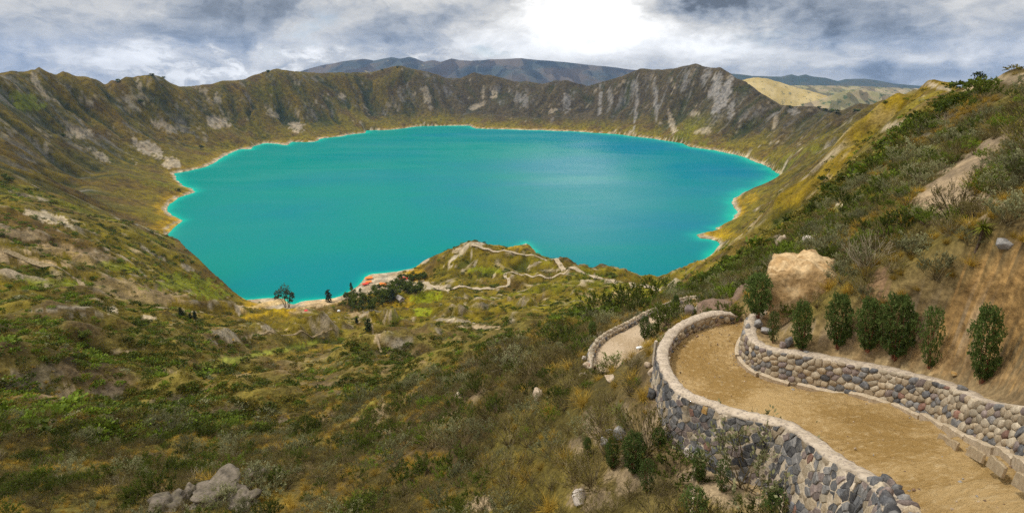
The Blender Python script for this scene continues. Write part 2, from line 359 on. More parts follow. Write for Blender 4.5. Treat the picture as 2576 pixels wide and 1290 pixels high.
# ------------------------------------------------------------------ path lines
def P3(px, py, k, v):
    q = dirp(px, py); return q * (v if k == 'd' else v / q[2])
def catmull(P, n):
    P = np.asarray(P, float); P = np.vstack([2 * P[0] - P[1], P, 2 * P[-1] - P[-2]]); out = []
    for i in range(1, len(P) - 2):
        p0, p1, p2, p3 = P[i - 1], P[i], P[i + 1], P[i + 2]
        for t in np.linspace(0, 1, n, endpoint=False):
            out.append(.5 * (2 * p1 + (p2 - p0) * t + (2 * p0 - 5 * p1 + 4 * p2 - p3) * t * t + (3 * p1 - p0 - 3 * p2 + p3) * t ** 3))
    out.append(P[-2]); return np.array(out)
def resample(C, n):
    s = np.concatenate([[0], np.cumsum(np.linalg.norm(np.diff(C, axis=0), axis=1))])
    q = np.linspace(0, s[-1], n); return np.stack([np.interp(q, s, C[:, k]) for k in range(C.shape[1])], -1)
def smooth_line(C, k=9):
    pad = np.vstack([np.repeat(C[:1], k, 0), C, np.repeat(C[-1:], k, 0)])
    w = np.hanning(2 * k + 3)[1:-1]; w /= w.sum()
    return np.stack([np.convolve(pad[:, i], w, 'valid') for i in range(C.shape[1])], -1)
OUTER_TOP = resample(catmull([P3(x, y, 'z', z) for x, y, z in (
    (2300,1375,-5.0),(2265,1290,-5.75),(2240,1240,-6.3),(2200,1205,-6.75),(2130,1165,-7.3),(2090,1140,-7.6),(2040,1100,-8.0),(1980,1065,-8.4),(1920,1050,-8.6),(1850,1035,-8.85),
    (1780,1010,-9.1),(1720,985,-9.3),(1685,945,-9.5),(1667,900,-9.65),(1673,865,-9.7),(1692,835,-9.7),(1722,812,-9.7),(1762,795,-9.7),(1805,785,-9.65),(1845,790,-9.95))], 10), 160)
OUTER_TOP = smooth_line(OUTER_TOP, 3)
INNER_BASE = resample(catmull([P3(x, y, 'd', t) for x, y, t in (
    (2860,1330,5.6),(2640,1215,7.6),(2576,1180,8.8),(2520,1150,9.8),(2450,1120,10.9),(2340,1065,13),(2270,1035,14.1),(2200,1010,15),(2060,985,16.3),(1950,960,17.3),(1890,935,18.2),(1862,905,19.0),
    (1866,870,19.8),(1890,845,20.5),(1925,828,21.2))], 10), 160)
INNER_BASE = smooth_line(INNER_BASE, 3)
PATH_END = np.array([P3(1960, 800, 'd', 22.5), P3(1885, 790, 'd', 22.6)])
LOW_L = resample(catmull([P3(x, y, 'z', z) for x, y, z in ((1497,935,-16.1),(1492,905,-16.1),(1500,878,-16.1),(1530,850,-16.1),(1580,825,-16.0),(1625,800,-15.9),(1680,776,-15.8),(1720,763,-15.7),(1760,758,-15.6))], 10), 90)
LOW_R = resample(catmull([P3(x, y, 'z', z) for x, y, z in ((1585,935,-15.7),(1600,905,-15.7),(1612,872,-15.7),(1628,842,-15.7),(1655,816,-15.6),(1690,793,-15.5),(1725,780,-15.5),(1770,772,-15.4),(1800,766,-15.4))], 10), 90)

def line_d(x, y, L):
    """distance to a polyline and height at the nearest point"""
    best = np.full(x.shape, 1e9); zz = np.zeros(x.shape)
    for i in range(len(L) - 1):
        ax, ay, az_ = L[i]; bx, by, bz = L[i + 1]; ex, ey = bx - ax, by - ay
        t = np.clip(((x - ax) * ex + (y - ay) * ey) / (ex * ex + ey * ey + 1e-12), 0, 1)
        d = np.hypot(x - ax - t * ex, y - ay - t * ey); m = d < best
        best = np.where(m, d, best); zz = np.where(m, az_ + t * (bz - az_), zz)
    return best, zz

# ------------------------------------------------------------------ relief on top of the control surface
lx, ly = 0.0, 2050.0
PHI = np.arctan2(X - lx, Y - ly); RHO = np.hypot(X - lx, (Y - ly) * .8)
H = Z - LAKE
wallm = sst(30, 220, SD) * sst(850, 1300, RR)
warp = fbm(X / 400, Y / 400, 3, 2)
arc = PHI * 1250
crest = 1 - sst(250, 420, H) * .72
g1 = ridg(arc / 300 + .7 * warp, SD / 1500, 3, 11)
g2 = ridg(arc / 95 + 1.1 * warp, SD / 700 + .2, 3, 21)
g3 = ridg(arc / 36 + 2.0 * warp, SD / 260, 2, 31)
Z = Z + wallm * crest * (62 * (g1 - .55) + 34 * (g2 - .55) + 11 * (g3 - .55))
# incised gullies
q1 = np.abs(pn(arc / 130 + .9 * warp, SD / 900, 280)); q2 = np.abs(pn(arc / 52 + 1.6 * warp, SD / 420, 281))
GUL = np.exp(-q1 / .05) + .6 * np.exp(-q2 / .07)
Z = Z - wallm * (.35 + .65 * crest) * (17 * np.exp(-q1 / .05) + 8 * np.exp(-q2 / .07))
# ribs of the long right-hand slope, running down to the shore
rm = sst(R(17), R(23), AZ) * sst(110, 240, RR) * (1 - sst(1000, 1350, RR)) * sst(20, 90, SD)
rk = np.clip(RR / 420, .35, 1.3)
rr1 = ridg(arc / 62 + .8 * warp, SD / 500, 3, 290); rr2 = ridg(arc / 23 + 1.5 * warp, SD / 240, 2, 291)
Z = Z + rm * rk * (10 * (rr1 - .6) + 4.0 * (rr2 - .6)); RIB = rm * ((rr1 - .6) + .6 * (rr2 - .6))
# scale-free roughness elsewhere
near_keep = np.ones_like(Z)
amp = (1 - wallm * .55) * sst(0, 60, np.abs(SD) + np.where(RR < 500, 60, 0))
for k, lam in enumerate((2.2, 4.5, 9, 20, 45, 90, 180)):
    q = lam / RR
    wgt = np.exp(-((np.log(q) - math.log(.12)) / .75) ** 2) * (1 - .8 * sst(1300, 2200, RR))
    nn = fbm(X / lam, Y / lam, 2, 40 + k) * .55 + (ridg(X / lam * .8 + .3 * warp, Y / lam * .8, 2, 60 + k) - .55) * .75
    if lam < 5: wgt = wgt * .6
    Z = Z + amp * wgt * lam * (.10 + .07 * sst(120, 350, RR) * (1 - sst(900, 1300, RR))) * nn
# badland ridges on the slopes down to the shore
midm = sst(130, 240, RR) * (1 - sst(850, 1150, RR)) * sst(15, 110, SD + np.where(RR < 560, 200, 0))
rb = ridg(X / 95 + .5 * warp, Y / 95, 4, 210); rs = ridg(X / 38 + .8 * warp, Y / 38, 3, 220)
BAD = midm * (sst(300, 500, RR) * 24 * (rb - .62) + 9.0 * (rs - .6) * sst(.3, .9, RR / 500))
Z = Z + BAD
RIDGE = midm * np.maximum(sst(.80, .95, rb) * sst(300, 500, RR), sst(.84, .97, rs))
# folds of the near and middle slopes
fo1 = ridg(X / 34 + .6 * warp + .25 * Y / 34, Y / 46, 3, 250); fo2 = ridg(X / 85 + .6 * warp, Y / 110, 3, 260)
fm = (1 - sst(8, 22, X)) 
Z = Z + fm * (1 - .7 * sst(R(5), R(12), AZ)) * (10 * (fo1 - .62) * sst(36, 70, RR) * (1 - sst(160, 260, RR)) + 22 * (fo2 - .62) * sst(90, 170, RR) * (1 - sst(380, 600, RR)))
fine = fbm(X / 26, Y / 26, 4, 77)
Z = Z + wallm * 2.6 * fine
# shoreline
hh = Z - LAKE
ramp_w = 12 + 16 * sst(900, 2500, RR)
s = sst(0, 1, np.abs(SD) / ramp_w)
hh = np.where(SD > 0, lerp(.30 * SD + .05, np.maximum(hh, 1.2 + .012 * np.minimum(SD, 200)), s), np.minimum(lerp(.16 * SD, hh, s * .0), np.maximum(.22 * SD, -40)))
hh = np.where((SD > 0) & (RR > 1000), np.maximum(hh, np.minimum(.42 * SD, 70) * sst(1000, 1250, RR)), hh)
lakearea = (RR > 560) & (RR < 4400) & (SD < 900)
Z = np.where(lakearea, LAKE + hh, Z)

# skyline of the rim
RQ = dirp([p[0] for p in RIM], [p[1] for p in RIM]); rq_t = RQ[:, 0] / RQ[:, 1]; rq_e = RQ[:, 2] / np.hypot(RQ[:, 0], RQ[:, 1])
TD = np.interp(TAZ, rq_t, rq_e); i9 = int(np.searchsorted(LR, math.log(900)))
TGc = (Z / RR)[i9:]; ic = TGc.argmax(0); rc = RR[i9:, 0][ic]; dT = TD - TGc.max(0)
inw = sst(rq_t[0] - .04, rq_t[0], TAZ) * (1 - sst(.60, .66, TAZ))
jag = .0016 * fbm(TAZ * 60, TAZ * 0, 4, 270)
dT = np.clip((dT + jag) * inw, -.05, .05)
sw_ = sst(rc * .74, rc * .995, RR) * (1 - sst(rc * 1.15, rc * 1.5, RR))
Z = Z + np.where(RR > 800, dT[None] * RR * sw_, 0)
# path benches
ni = int(np.searchsorted(LR, math.log(48)))
xn, yn, zn = X[:ni], Y[:ni], Z[:ni].copy()
do, zo = line_d(xn, yn, OUTER_TOP); di, zi = line_d(xn, yn, INNER_BASE)
poly_up = np.vstack([OUTER_TOP[:, :2], PATH_END[::-1][:, :2][:1], PATH_END[:1, :2], INNER_BASE[::-1][:, :2]])
sdp = poly_sd(xn, yn, poly_up)
zpath = ((zo - .5) * di + zi * do) / (do + di + 1e-6)
zn = np.where((sdp < 0) | ((sdp < .24) & (di < do)), zpath - .45, zn)
lowpoly = np.vstack([LOW_L[:, :2], LOW_R[::-1][:, :2]])
sdl = poly_sd(xn, yn, lowpoly)
dl, zl = line_d(xn, yn, LOW_L); dr_, zr = line_d(xn, yn, LOW_R)
zlow = (zl * dr_ + zr * dl) / (dl + dr_ + 1e-6)
wl = 1 - sst(0, 1.6, sdl)
zn = np.where(sdl < 0, zlow - .35, np.where(sdl < 1.6, lerp(zn, np.where(dl < dr_, np.minimum(zn, zlow - .15), zlow + .2 + .3 * sdl), wl), zn))
# soil comes level with the inner wall's top, and stays below the outer wall's top outside
m_in = (sdp > .24) & (di < 1.6) & (di < do); zn = np.where(m_in, lerp(zn, zi + 1.12, 1 - sst(.35, 1.5, di)), zn)
m_out = (sdp > 0) & (do < 1.5) & (do < di); zn = np.where(m_out, np.minimum(zn, zo - 1.15 + .2 * np.minimum(do, 1)), zn)
Z[:ni] = zn
PATHM = np.zeros_like(Z); PATHM[:ni] = np.where(np.minimum(sdp, sdl) < .35, 1, 0)
OUTM = np.zeros_like(Z); OUTM[:ni] = np.where(sdp > 0, np.exp(-do / 1.3), 0) + np.where(sdl > 0, np.exp(-dr_ / 1.2), 0)
INM = np.zeros_like(Z); INM[:ni] = np.where((sdp > 0) & (di < do), np.exp(-(di / 1.25) ** 4), 0)

def ground(x, y):
    """terrain height at a place"""
    x = np.asarray(x, float); y = np.asarray(y, float); r = np.hypot(x, y)
    return bil(Z, np.interp(np.log(r), LR, np.arange(NR)), (x / np.maximum(y, 1e-6) - TAZ[0]) / (TAZ[1] - TAZ[0]))
# eroded pinnacles and knolls: px, py of the foot, width and height in photo pixels
TGRID = Z / RR; TMAX = np.maximum.accumulate(TGRID, axis=0)
PINN = [(822, 850, 80, 66, 1.5), (985, 818, 46, 48, 1.2), (938, 806, 44, 40, 1.2), (660, 835, 70, 24, 1.6), (1150, 795, 50, 26, 1.2), (745, 842, 60, 24, 1.4), (1000, 880, 110, 34, 1.6), (1090, 835, 60, 20, 1.4), (1240, 850, 80, 20, 1.5), (560, 850, 90, 22, 1.4), (1330, 770, 60, 20, 1.4), (1200, 775, 60, 22, 1.4)]
def hit0(px, py):
    q = dirp(px, py); r1 = math.hypot(q[0], q[1]); j = int(round((q[0] / q[1] - TAZ[0]) / (TAZ[1] - TAZ[0]))); i = min(int(np.searchsorted(TMAX[:, j], q[2] / r1)), NR - 1)
    return np.array([X[i, j], Y[i, j], Z[i, j]])
PINM = np.zeros_like(Z)
for k, (px, py, w, h, el) in enumerate(PINN):
    p = hit0(px, py); t = np.linalg.norm(p); wm, hm = w / 1288 * t / 2, h / 1288 * t * .8; r0 = math.hypot(p[0], p[1]); ux, uy = p[0] / r0, p[1] / r0
    i0, i1 = np.searchsorted(LR, [math.log(r0 * .6), math.log(r0 * 1.5)]); S = (slice(i0, i1), slice(None))
    a_, b_ = X[S] * uy - Y[S] * ux, X[S] * ux + Y[S] * uy - r0 - wm * .6
    th = .5 * math.sin(k * 2.3); a_, b_ = a_ * math.cos(th) - b_ * math.sin(th), a_ * math.sin(th) + b_ * math.cos(th)
    rho = np.hypot(a_ / wm, b_ / (wm * el)) * (1 + .35 * fbm(a_ / wm, b_ / wm, 3, 230 + k)); bump = sst(0, .8, np.clip(1 - rho, 0, 1)) * (.75 + .5 * (ridg(a_ / wm * 1.3 + k, b_ / wm * 1.3, 3, 245) - .5)) * (1 + .2 * (ridg(a_ / wm * 2.5, b_ / wm * 2.5, 2, 240 + k) - .6))
    Z[S] = Z[S] + hm * bump; PINM[S] = np.maximum(PINM[S], bump)
TGRID = Z / RR
TMAX = np.maximum.accumulate(TGRID, axis=0)
def hit(px, py):
    """first terrain point behind a photo pixel"""
    q = dirp(px, py); r1 = math.hypot(q[0], q[1]); fx = (q[0] / q[1] - TAZ[0]) / (TAZ[1] - TAZ[0]); j = int(np.clip(round(fx), 0, NAZ - 1))
    t = q[2] / r1; col = TMAX[:, j]; i = int(np.searchsorted(col, t)); i = min(max(i, 1), NR - 1)
    c0, c1 = TGRID[i - 1, j], TGRID[i, j]; f = np.clip((t - c0) / (c1 - c0 + 1e-9), 0, 1)
    r = math.exp(LR[i - 1] + f * (LR[i] - LR[i - 1])); x, y = q[0] / r1 * r, q[1] / r1 * r
    return np.array([x, y, float(ground(x, y))])
print('terrain', time.time() - T0)
# ------------------------------------------------------------------ terrain colours (albedo)
def C(*c): return np.array(c, float)
OLIVE, HEATH, DARKG = C(.140, .112, .022), C(.105, .070, .024), C(.042, .050, .011)
GOLD, GREEN, SOIL = C(.250, .172, .024), C(.135, .150, .022), C(.40, .30, .185)
PALE, GREY, SHOREC, OCHRE, WALLG = C(.40, .335, .245), C(.17, .155, .135), C(.34, .27, .18), C(.33, .21, .022), C(.078, .060, .032)
SAND = C(.42, .31, .16)
dzr = np.gradient(Z, axis=0) / np.gradient(RR, axis=0)
dzt = np.gradient(Z, axis=1) / (np.gradient(AZ, axis=1) * RR)
SLOPE = np.hypot(dzr, dzt)
lap = np.zeros_like(Z)
def blur(A, k):
    c = np.cumsum(np.pad(A, ((k + 1, k), (0, 0)), 'edge'), 0); A = (c[2 * k + 1:] - c[:-2 * k - 1]) / (2 * k + 1)
    c = np.cumsum(np.pad(A, ((0, 0), (k + 1, k)), 'edge'), 1); return (c[:, 2 * k + 1:] - c[:, :-2 * k - 1]) / (2 * k + 1)
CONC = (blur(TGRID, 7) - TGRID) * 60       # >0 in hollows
def put(col, c, m): return col + (c - col) * np.clip(m, 0, 1)[..., None]
HH = Z - LAKE
# noises whose grain follows the viewing distance a little
s1 = fbm(X / 120, Y / 120, 5, 101); s2 = fbm(X / 30, Y / 30, 4, 102); s3 = fbm(X / 7, Y / 7, 3, 103); s4 = fbm(X / 420, Y / 420, 3, 104)
nearm = 1 - sst(90, 260, RR)
mix1 = np.where(RR > 400, s1 * .8 + s2 * .4, s2 * .7 + s3 * .5)
col = np.zeros(Z.shape + (3,)) + HEATH
col = put(col, OLIVE, sst(-.25, .25, mix1 + .1))
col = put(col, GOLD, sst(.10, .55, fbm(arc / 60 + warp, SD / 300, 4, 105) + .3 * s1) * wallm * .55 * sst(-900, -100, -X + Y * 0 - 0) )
col = put(col, GREEN, sst(.25, .6, s4 + .4 * s2) * .55)
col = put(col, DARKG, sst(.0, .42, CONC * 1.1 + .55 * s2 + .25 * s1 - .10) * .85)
# far and right-hand walls: dark grey-brown scrub with pale slides running downhill
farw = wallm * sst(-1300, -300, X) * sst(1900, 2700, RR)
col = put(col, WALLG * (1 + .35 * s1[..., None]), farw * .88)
streak = ridg(arc / 40 + 1.2 * warp, SD / 520, 3, 111); streak2 = fbm(arc / 14 + 2 * warp, SD / 120, 3, 112)
big = fbm(X / 260, Y / 260, 2, 113)
pale = sst(.66, .86, streak + .35 * streak2 + .45 * big - .16) * wallm
col = put(col, GREY * 1.35, pale * .75 * sst(.45, .8, SLOPE))
cl = fbm(X / 70, Y / 70 , 4, 114) + .5 * fbm(X / 18, Y / 18, 3, 115)
col = put(col, PALE * .92, sst(.52, .68, cl + .35 * sst(.5, 1.0, SLOPE) - .1) * sst(150, 500, RR) * .85)
col = put(col, PALE * .8, np.clip(RIDGE * sst(-.2, .2, fbm(X / 45, Y / 45, 3, 117)) * 1.1, 0, 1))
col = put(col, PALE * .72, sst(.05, .3, PINM) * sst(.55, 1.1, SLOPE) * sst(-.25, .2, fbm(X / 9, Y / 9, 3, 118)) * .9)
# gullies hold dark scrub, spurs dry grass; shading contrast is put into both colours
gl = (.5 * (g1 - .55) + .9 * (g2 - .55) + .6 * (g3 - .55)) * wallm
col = put(col, DARKG * 1.15, sst(.02, -.45, gl) * .85); col = put(col, np.where(farw[..., None] > .4, WALLG * 1.7, GOLD * .8), sst(.12, .5, gl) * .5)
col = put(col, DARKG * .9, wallm * sst(.25, .8, GUL) * .75 * sst(-.3, .2, s1)); col = put(col, GREY * 1.5, wallm * sst(.55, .95, GUL) * sst(.05, .35, fbm(X / 160, Y / 160, 2, 119)) * .8)
col = put(col, GOLD * .75, sst(.0, .4, RIB) * .6); col = put(col, DARKG * 1.2, sst(.0, -.35, RIB) * .7); col = put(col, PALE * .8, sst(.30, .5, RIB) * sst(.15, .4, fbm(X / 30, Y / 30, 3, 122)) * .8)
# ring left by the falling lake
ring = lakearea & (SD > 0)
wv = fbm(X / 60, Y / 60, 3, 116)
col = put(col, OCHRE, np.where(ring, sst(20, 7, HH + 9 * wv) * (.35 + .65 * sst(2300, 1500, RR)) * .75, 0))
col = put(col, SHOREC, np.where(ring, sst(7, 3.5, HH + 3.5 * wv) * sst(.0, .5, SLOPE + .5), 0))
col = put(col, PALE * 1.15, np.where(ring, sst(2.6, 1.0, HH + 1.2 * wv), 0))
# foreground soil and grass
soilm = (1 - .75 * sst(R(20), R(24), AZ)) * sst(.12, .5, fbm(X / 9, Y / 9, 4, 120) + .4 * fbm(X / 2.2, Y / 2.2, 3, 121)) * nearm
col = put(col, SOIL * C(.72, .66, .58), soilm * .6)
col = put(col, SOIL * C(.90, .82, .70), np.clip(OUTM * 1.1 + INM, 0, 1) * (.75 + .25 * s3))
col = put(col, SAND, PATHM)

BLOBS = [  # bare cliffs and slides: px, py, rx, ry, tilt, colour, strength
 (547,307,26,14,.2,PALE,1),(372,372,30,14,.6,PALE,1),(415,318,30,8,.5,PALE,.9),(200,335,22,9,.1,PALE,.9),(432,410,16,14,.9,PALE,.8),(548,250,7,12,0,PALE,.9),(745,320,18,12,0,PALE,.9),(690,290,16,7,.5,PALE,.7),
 (88,200,6,12,0,PALE,.8),(110,235,5,16,-.5,PALE,.7),(350,212,4,12,0,PALE,.8),(325,258,22,4,.8,PALE,.8),(250,390,20,6,.9,PALE,.8),(70,262,22,16,.4,GREEN*1.3,.8),(510,228,10,6,0,PALE,.7),
 (860,242,10,8,0,PALE,.7),(1075,245,8,26,-.2,PALE,.7),(1243,235,9,14,-.1,PALE,.9),(1200,268,26,6,-.4,PALE,.8),(1215,235,5,16,0,PALE,.7),(1320,255,10,16,0,GREY*1.5,.7),(1300,250,8,14,0,GREY*1.5,.6),
 (1425,255,9,26,-.1,GREY*1.6,.9),(1390,280,14,5,-.3,PALE,.7),(1510,250,5,50,0,GREY*1.7,.9),(1535,240,6,26,-.1,GREY*1.6,.7),(1600,270,4,60,0,GREY*1.7,.8),(1650,250,5,55,-.15,GREY*1.7,.85),(1595,215,6,16,0,GREY*1.6,.8),
 (1800,215,14,26,.2,GREY*1.9,1),(1825,235,12,40,.25,GREY*1.9,1),(1805,255,9,50,.0,GREY*1.8,.9),(1840,280,7,26,0,GREY*1.7,.8),(1775,195,10,22,.2,GREY*1.6,.8),(1725,200,6,24,.1,GREY*1.5,.7),(1690,310,7,30,-.4,PALE,.8),(1745,286,12,6,0,PALE,.8),
 (1770,330,20,8,-.2,PALE,.6),(1998,282,10,10,0,GREY*1.5,.7),(1950,310,5,18,0,PALE,.7),(2240,315,20,6,-.6,PALE,.6),(2320,340,14,5,-.6,PALE,.6),(2195,395,7,14,.1,SOIL,.7),(2080,445,8,5,0,SOIL,.7),
 (115,545,34,10,.5,PALE,.85),(175,570,12,5,.7,PALE,.8),(60,590,36,10,.4,SOIL*.8,.7),(150,625,40,14,.4,SOIL*.7,.65),(235,650,36,20,.3,SOIL*.62,.6),(95,660,60,5,.35,SOIL*1.1,.9),(20,635,30,5,.3,SOIL*1.1,.9),
 (300,720,60,20,.35,SOIL*.62,.6),(400,745,64,18,.25,SOIL*.66,.65),(470,710,60,22,.3,GREEN*1.25,.8),(530,740,40,14,.3,GREEN*1.25,.8),(300,670,40,10,.4,GREEN*1.15,.6),(160,710,60,6,.35,GREEN*1.2,.8),
 (145,775,50,4,.25,PALE*.8,.6),(215,790,40,3,.3,PALE*.8,.5),(285,780,12,8,.9,PALE,.8),(370,800,14,8,.7,PALE,.8),(540,660,20,6,.4,GOLD*1.1,.7),(600,775,8,22,.2,PALE*.8,.8),
 (690,762,70,7,0,SAND*1.05,.8),(715,780,50,14,0,GOLD*1.25,.75),(800,763,50,9,0,SOIL*1.15,.95),(880,738,22,5,-.4,PALE,.95),(960,712,34,16,-.1,PALE*.95,1),(1010,700,30,8,0,PALE*.95,1),(1060,712,26,6,0,PALE*.9,.95),(1100,722,34,6,0,PALE*.95,1),
 (960,690,26,4,0,PALE*1.05,.9),(1000,683,40,4,-.1,PALE*1.0,.9),(1065,655,14,10,-.4,PALE*.95,.9),(820,810,14,26,.3,PALE*.8,.7),(975,790,12,12,0,PALE*.85,.8),(1070,745,40,18,0,GREEN*1.5,.8),(1060,780,26,20,.2,GREEN*1.4,.8),(900,790,26,9,0,SOIL,.5),
 (1000,800,20,10,0,GREEN*1.3,.7),(950,840,8,22,.2,SOIL,.7),(1190,615,30,6,0,PALE,.95),(1160,626,22,7,-.3,PALE,.8),(1140,650,26,4,-.7,PALE*1.05,.9),(1185,645,3,12,.1,PALE*1.05,.9),(1195,665,3,10,.3,PALE,.8),(1130,672,8,6,0,PALE,.8),
 (1290,622,44,12,0,GOLD*1.2,.75),(1220,680,60,8,.1,GREEN*1.3,.7),(1345,665,20,4,-.5,PALE,.8),(1390,680,30,4,-.1,PALE*.9,.6),(1140,805,60,5,.15,PALE,.8),(1220,825,70,6,.1,SOIL*1.1,.8),(1000,740,40,10,0,GREEN*1.2,.4),
 (650,790,40,6,0,GOLD*1.3,.6),(760,782,30,8,0,SOIL,.6),(660,840,60,4,0,SOIL,.7),(750,890,120,5,0,GOLD,.7),(700,880,120,7,0,GREEN*1.5,.6),(580,905,50,10,.1,GREEN*1.6,.7),(1560,740,30,10,0,SOIL,.6),(1480,745,30,4,.3,SOIL*1.1,.6),
 (1890,500,18,12,-.5,GOLD*1.1,.8),(1820,590,30,14,0,GOLD*1.2,.8),(455,530,20,34,.3,OCHRE,.6),(440,575,16,10,-.3,OCHRE,.8),(2110,515,20,3,.05,PALE*1.2,1),(2075,527,14,3,-.6,PALE,.9),(1960,605,12,14,-.5,PALE*.9,.8),(2035,605,12,6,0,PALE,.8),
 (90,945,40,24,.2,C(.20,.16,.12),.55),(160,1000,26,20,.5,SOIL*.8,.7),(270,985,40,14,.25,C(.20,.155,.11),.5),(300,890,40,6,.2,SOIL,.6),(400,935,26,7,.4,SOIL*.9,.5),(450,1000,50,12,.25,C(.20,.155,.11),.5),(600,1030,50,14,.3,C(.20,.155,.11),.5),(705,1065,24,14,.4,C(.20,.155,.11),.5),(950,1040,14,36,.5,SOIL*.9,.7),
 (960,1090,24,16,0,SOIL,.6),(1150,1000,10,7,0,PALE,.8),(1210,1265,34,26,0,SOIL*1.0,.9),(1640,1060,26,70,.1,SOIL*.9,.9),(1560,1060,24,60,0,SOIL*.9,.7),(1490,1075,20,60,-.3,SOIL*1.05,.9),(1580,1190,50,60,0,SOIL*.8,.8),(1800,1225,90,50,0,SOIL*.75,.85),(1480,1250,60,40,0,SOIL*.75,.8),(1450,1120,26,26,0,SOIL*.95,.7),
 (2390,480,70,52,.8,SOIL*1.05,1),(2440,420,36,34,.5,SOIL*1.05,1),(2360,515,26,36,0,SOIL*1.1,1),(2485,370,32,36,.2,SOIL*1.05,1),(2205,710,14,40,.15,C(.27,.165,.09),.9),(2215,760,12,30,0,C(.27,.165,.09),.9),(2300,812,46,26,0,SOIL*.9,.8),(2100,848,120,16,0,SOIL*.8,.75),(2525,800,95,130,0,C(.46,.275,.10),1),(2400,895,90,40,0,C(.38,.24,.105),.95),(2440,830,26,40,0,SOIL*1.15,.7),
 (2350,215,34,4,.25,PALE,.9),(2540,200,30,9,0,SOIL,.7),(2440,222,12,8,0,SOIL,.8),(2310,400,40,12,-.7,GREEN*1.8,.75),(2360,395,22,8,-.5,GREEN*2,.7),
]
BARE = np.clip(soilm * .5, 0, 1)
for px, py, rx, ry, tl, c, stg in BLOBS:
    p = hit(px, py); t = np.linalg.norm(p); r0 = math.hypot(p[0], p[1]); ux, uy = p[0] / r0, p[1] / r0
    rxw, ryw = rx / 1288 * t * .95, ry / 1288 * t * .95
    i0, i1 = np.searchsorted(LR, [math.log(r0 * .6), math.log(r0 * 1.6)]); tq = p[0] / p[1]; dw = 2.2 * max(rxw, ryw) / r0 * (1 + tq * tq)
    j0, j1 = np.searchsorted(TAZ, [tq - dw, tq + dw]); S = (slice(i0, i1), slice(j0, j1))
    if i1 - i0 < 2 or j1 - j0 < 2: continue
    x_, y_, r_ = X[S], Y[S], RR[S]
    dxm = x_ * uy - y_ * ux; dzm = (TGRID[S] - p[2] / r0) * r0          # across the slope / up the slope
    a_, b_ = dxm * math.cos(tl) - dzm * math.sin(tl), dzm * math.cos(tl) + dxm * math.sin(tl)
    e = (a_ / rxw) ** 2 + (b_ / ryw) ** 2 + ((r_ / r0 - 1) / .4) ** 2
    sc_ = max(min(rxw, ryw), .35 * max(rxw, ryw))
    nse = fbm(dxm / sc_ + px, dzm / sc_ + y_ / (sc_ * 4), 5, 130, .62)
    mk = sst(1.02, .80, e + nse * 2.0) * stg
    col[S] = put(col[S], c * (1 + .25 * fbm(dxm / sc_ * 3, dzm / sc_ * 3, 2, 132))[..., None], mk)
    BARE[S] = np.maximum(BARE[S], mk * (1 if c[0] > .18 and c[2] > .035 else .55))
# fine variety whose grain grows with distance, and per-place colour shifts
vg = fbm(AZ * 260, LR[:, None] * 260 + 0 * AZ, 3, 140, .7)
col *= (1 + .30 * vg)[..., None]
col *= 1 + .10 * np.stack([s2, s2 * .1, -s2], -1)
lm = col @ np.array([.3, .59, .11]); col = lm[..., None] + (col - lm[..., None]) * (1.0 + .20 * sst(150, 400, RR))[..., None]
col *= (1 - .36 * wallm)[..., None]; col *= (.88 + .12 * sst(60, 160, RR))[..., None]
col = np.clip(col, .006, .8)

def terrain_material(name):
    m = bpy.data.materials.new(name); m.use_nodes = True; g = NT(m.node_tree); b = g.n['Principled BSDF']
    at = g.new('ShaderNodeAttribute', attribute_name='albedo').outputs[0]
    co = g.new('ShaderNodeNewGeometry').outputs['Position']
    n1 = g.noise(co, .055, 5, .68).outputs[0]; n2 = g.noise(co, .7, 3, .65).outputs[0]; n3 = g.noise(co, 7.0, 3, .65).outputs[0]
    f = g.mul(g.mul(g.ramp(n1, .3, .7, .50, 1.45), g.ramp(n2, .3, .7, .72, 1.28)), g.ramp(n3, .3, .7, .72, 1.28))
    sc = g.vm('SCALE', at); g.l.new(f, sc.node.inputs[3])
    g.l.new(sc, b.inputs['Base Color']); b.inputs['Roughness'].default_value = .95; b.inputs['Specular IOR Level'].default_value = .15
    b3 = g.new('ShaderNodeBump'); b3.inputs['Strength'].default_value = .8; b3.inputs['Distance'].default_value = 1.0
    g.l.new(g.add(g.mul(n1, 4.0), g.add(g.mul(n2, .5), g.mul(n3, .05))), b3.inputs['Height'])
    g.l.new(b3.outputs[0], b.inputs['Normal'])
    return m
M_TERR = terrain_material('terrain')

def sheet(name, i0, i1, mat):
    V = np.stack([X[i0:i1], Y[i0:i1], Z[i0:i1]], -1).reshape(-1, 3); n = i1 - i0
    idx = np.arange(n * NAZ).reshape(n, NAZ)
    F = np.stack([idx[:-1, :-1], idx[:-1, 1:], idx[1:, 1:], idx[1:, :-1]], -1).reshape(-1, 4)
    # leave out the deep lake bed, which nothing can show
    deep = (lakearea[i0:i1] & (SD[i0:i1] < -60)).ravel()
    F = F[~deep[F].all(1)]
    me = mesh_np(name, V, F, [mat])
    a = me.attributes.new('albedo', 'FLOAT_COLOR', 'POINT')
    a.data.foreach_set('color', np.concatenate([col[i0:i1].reshape(-1, 3), np.ones((n * NAZ, 1))], 1).astype(np.float32).ravel())
    return link(name, me)
iN = int(np.searchsorted(LR, math.log(75))); iM = int(np.searchsorted(LR, math.log(1120)))
tag(sheet('hillside', 0, iN + 1, M_TERR), 'scrubby near hillside falling away below the path and wall', 'hillside', kind='structure')
tag(sheet('hills', iN, iM + 1, M_TERR), 'hummocky green slopes and ridges between the path and the lake', 'hills', kind='structure')
tag(sheet('crater_terrain', iM, NR, M_TERR), 'steep brown crater walls ringing the lake', 'crater wall', kind='structure')
print('sheets', time.time() - T0)

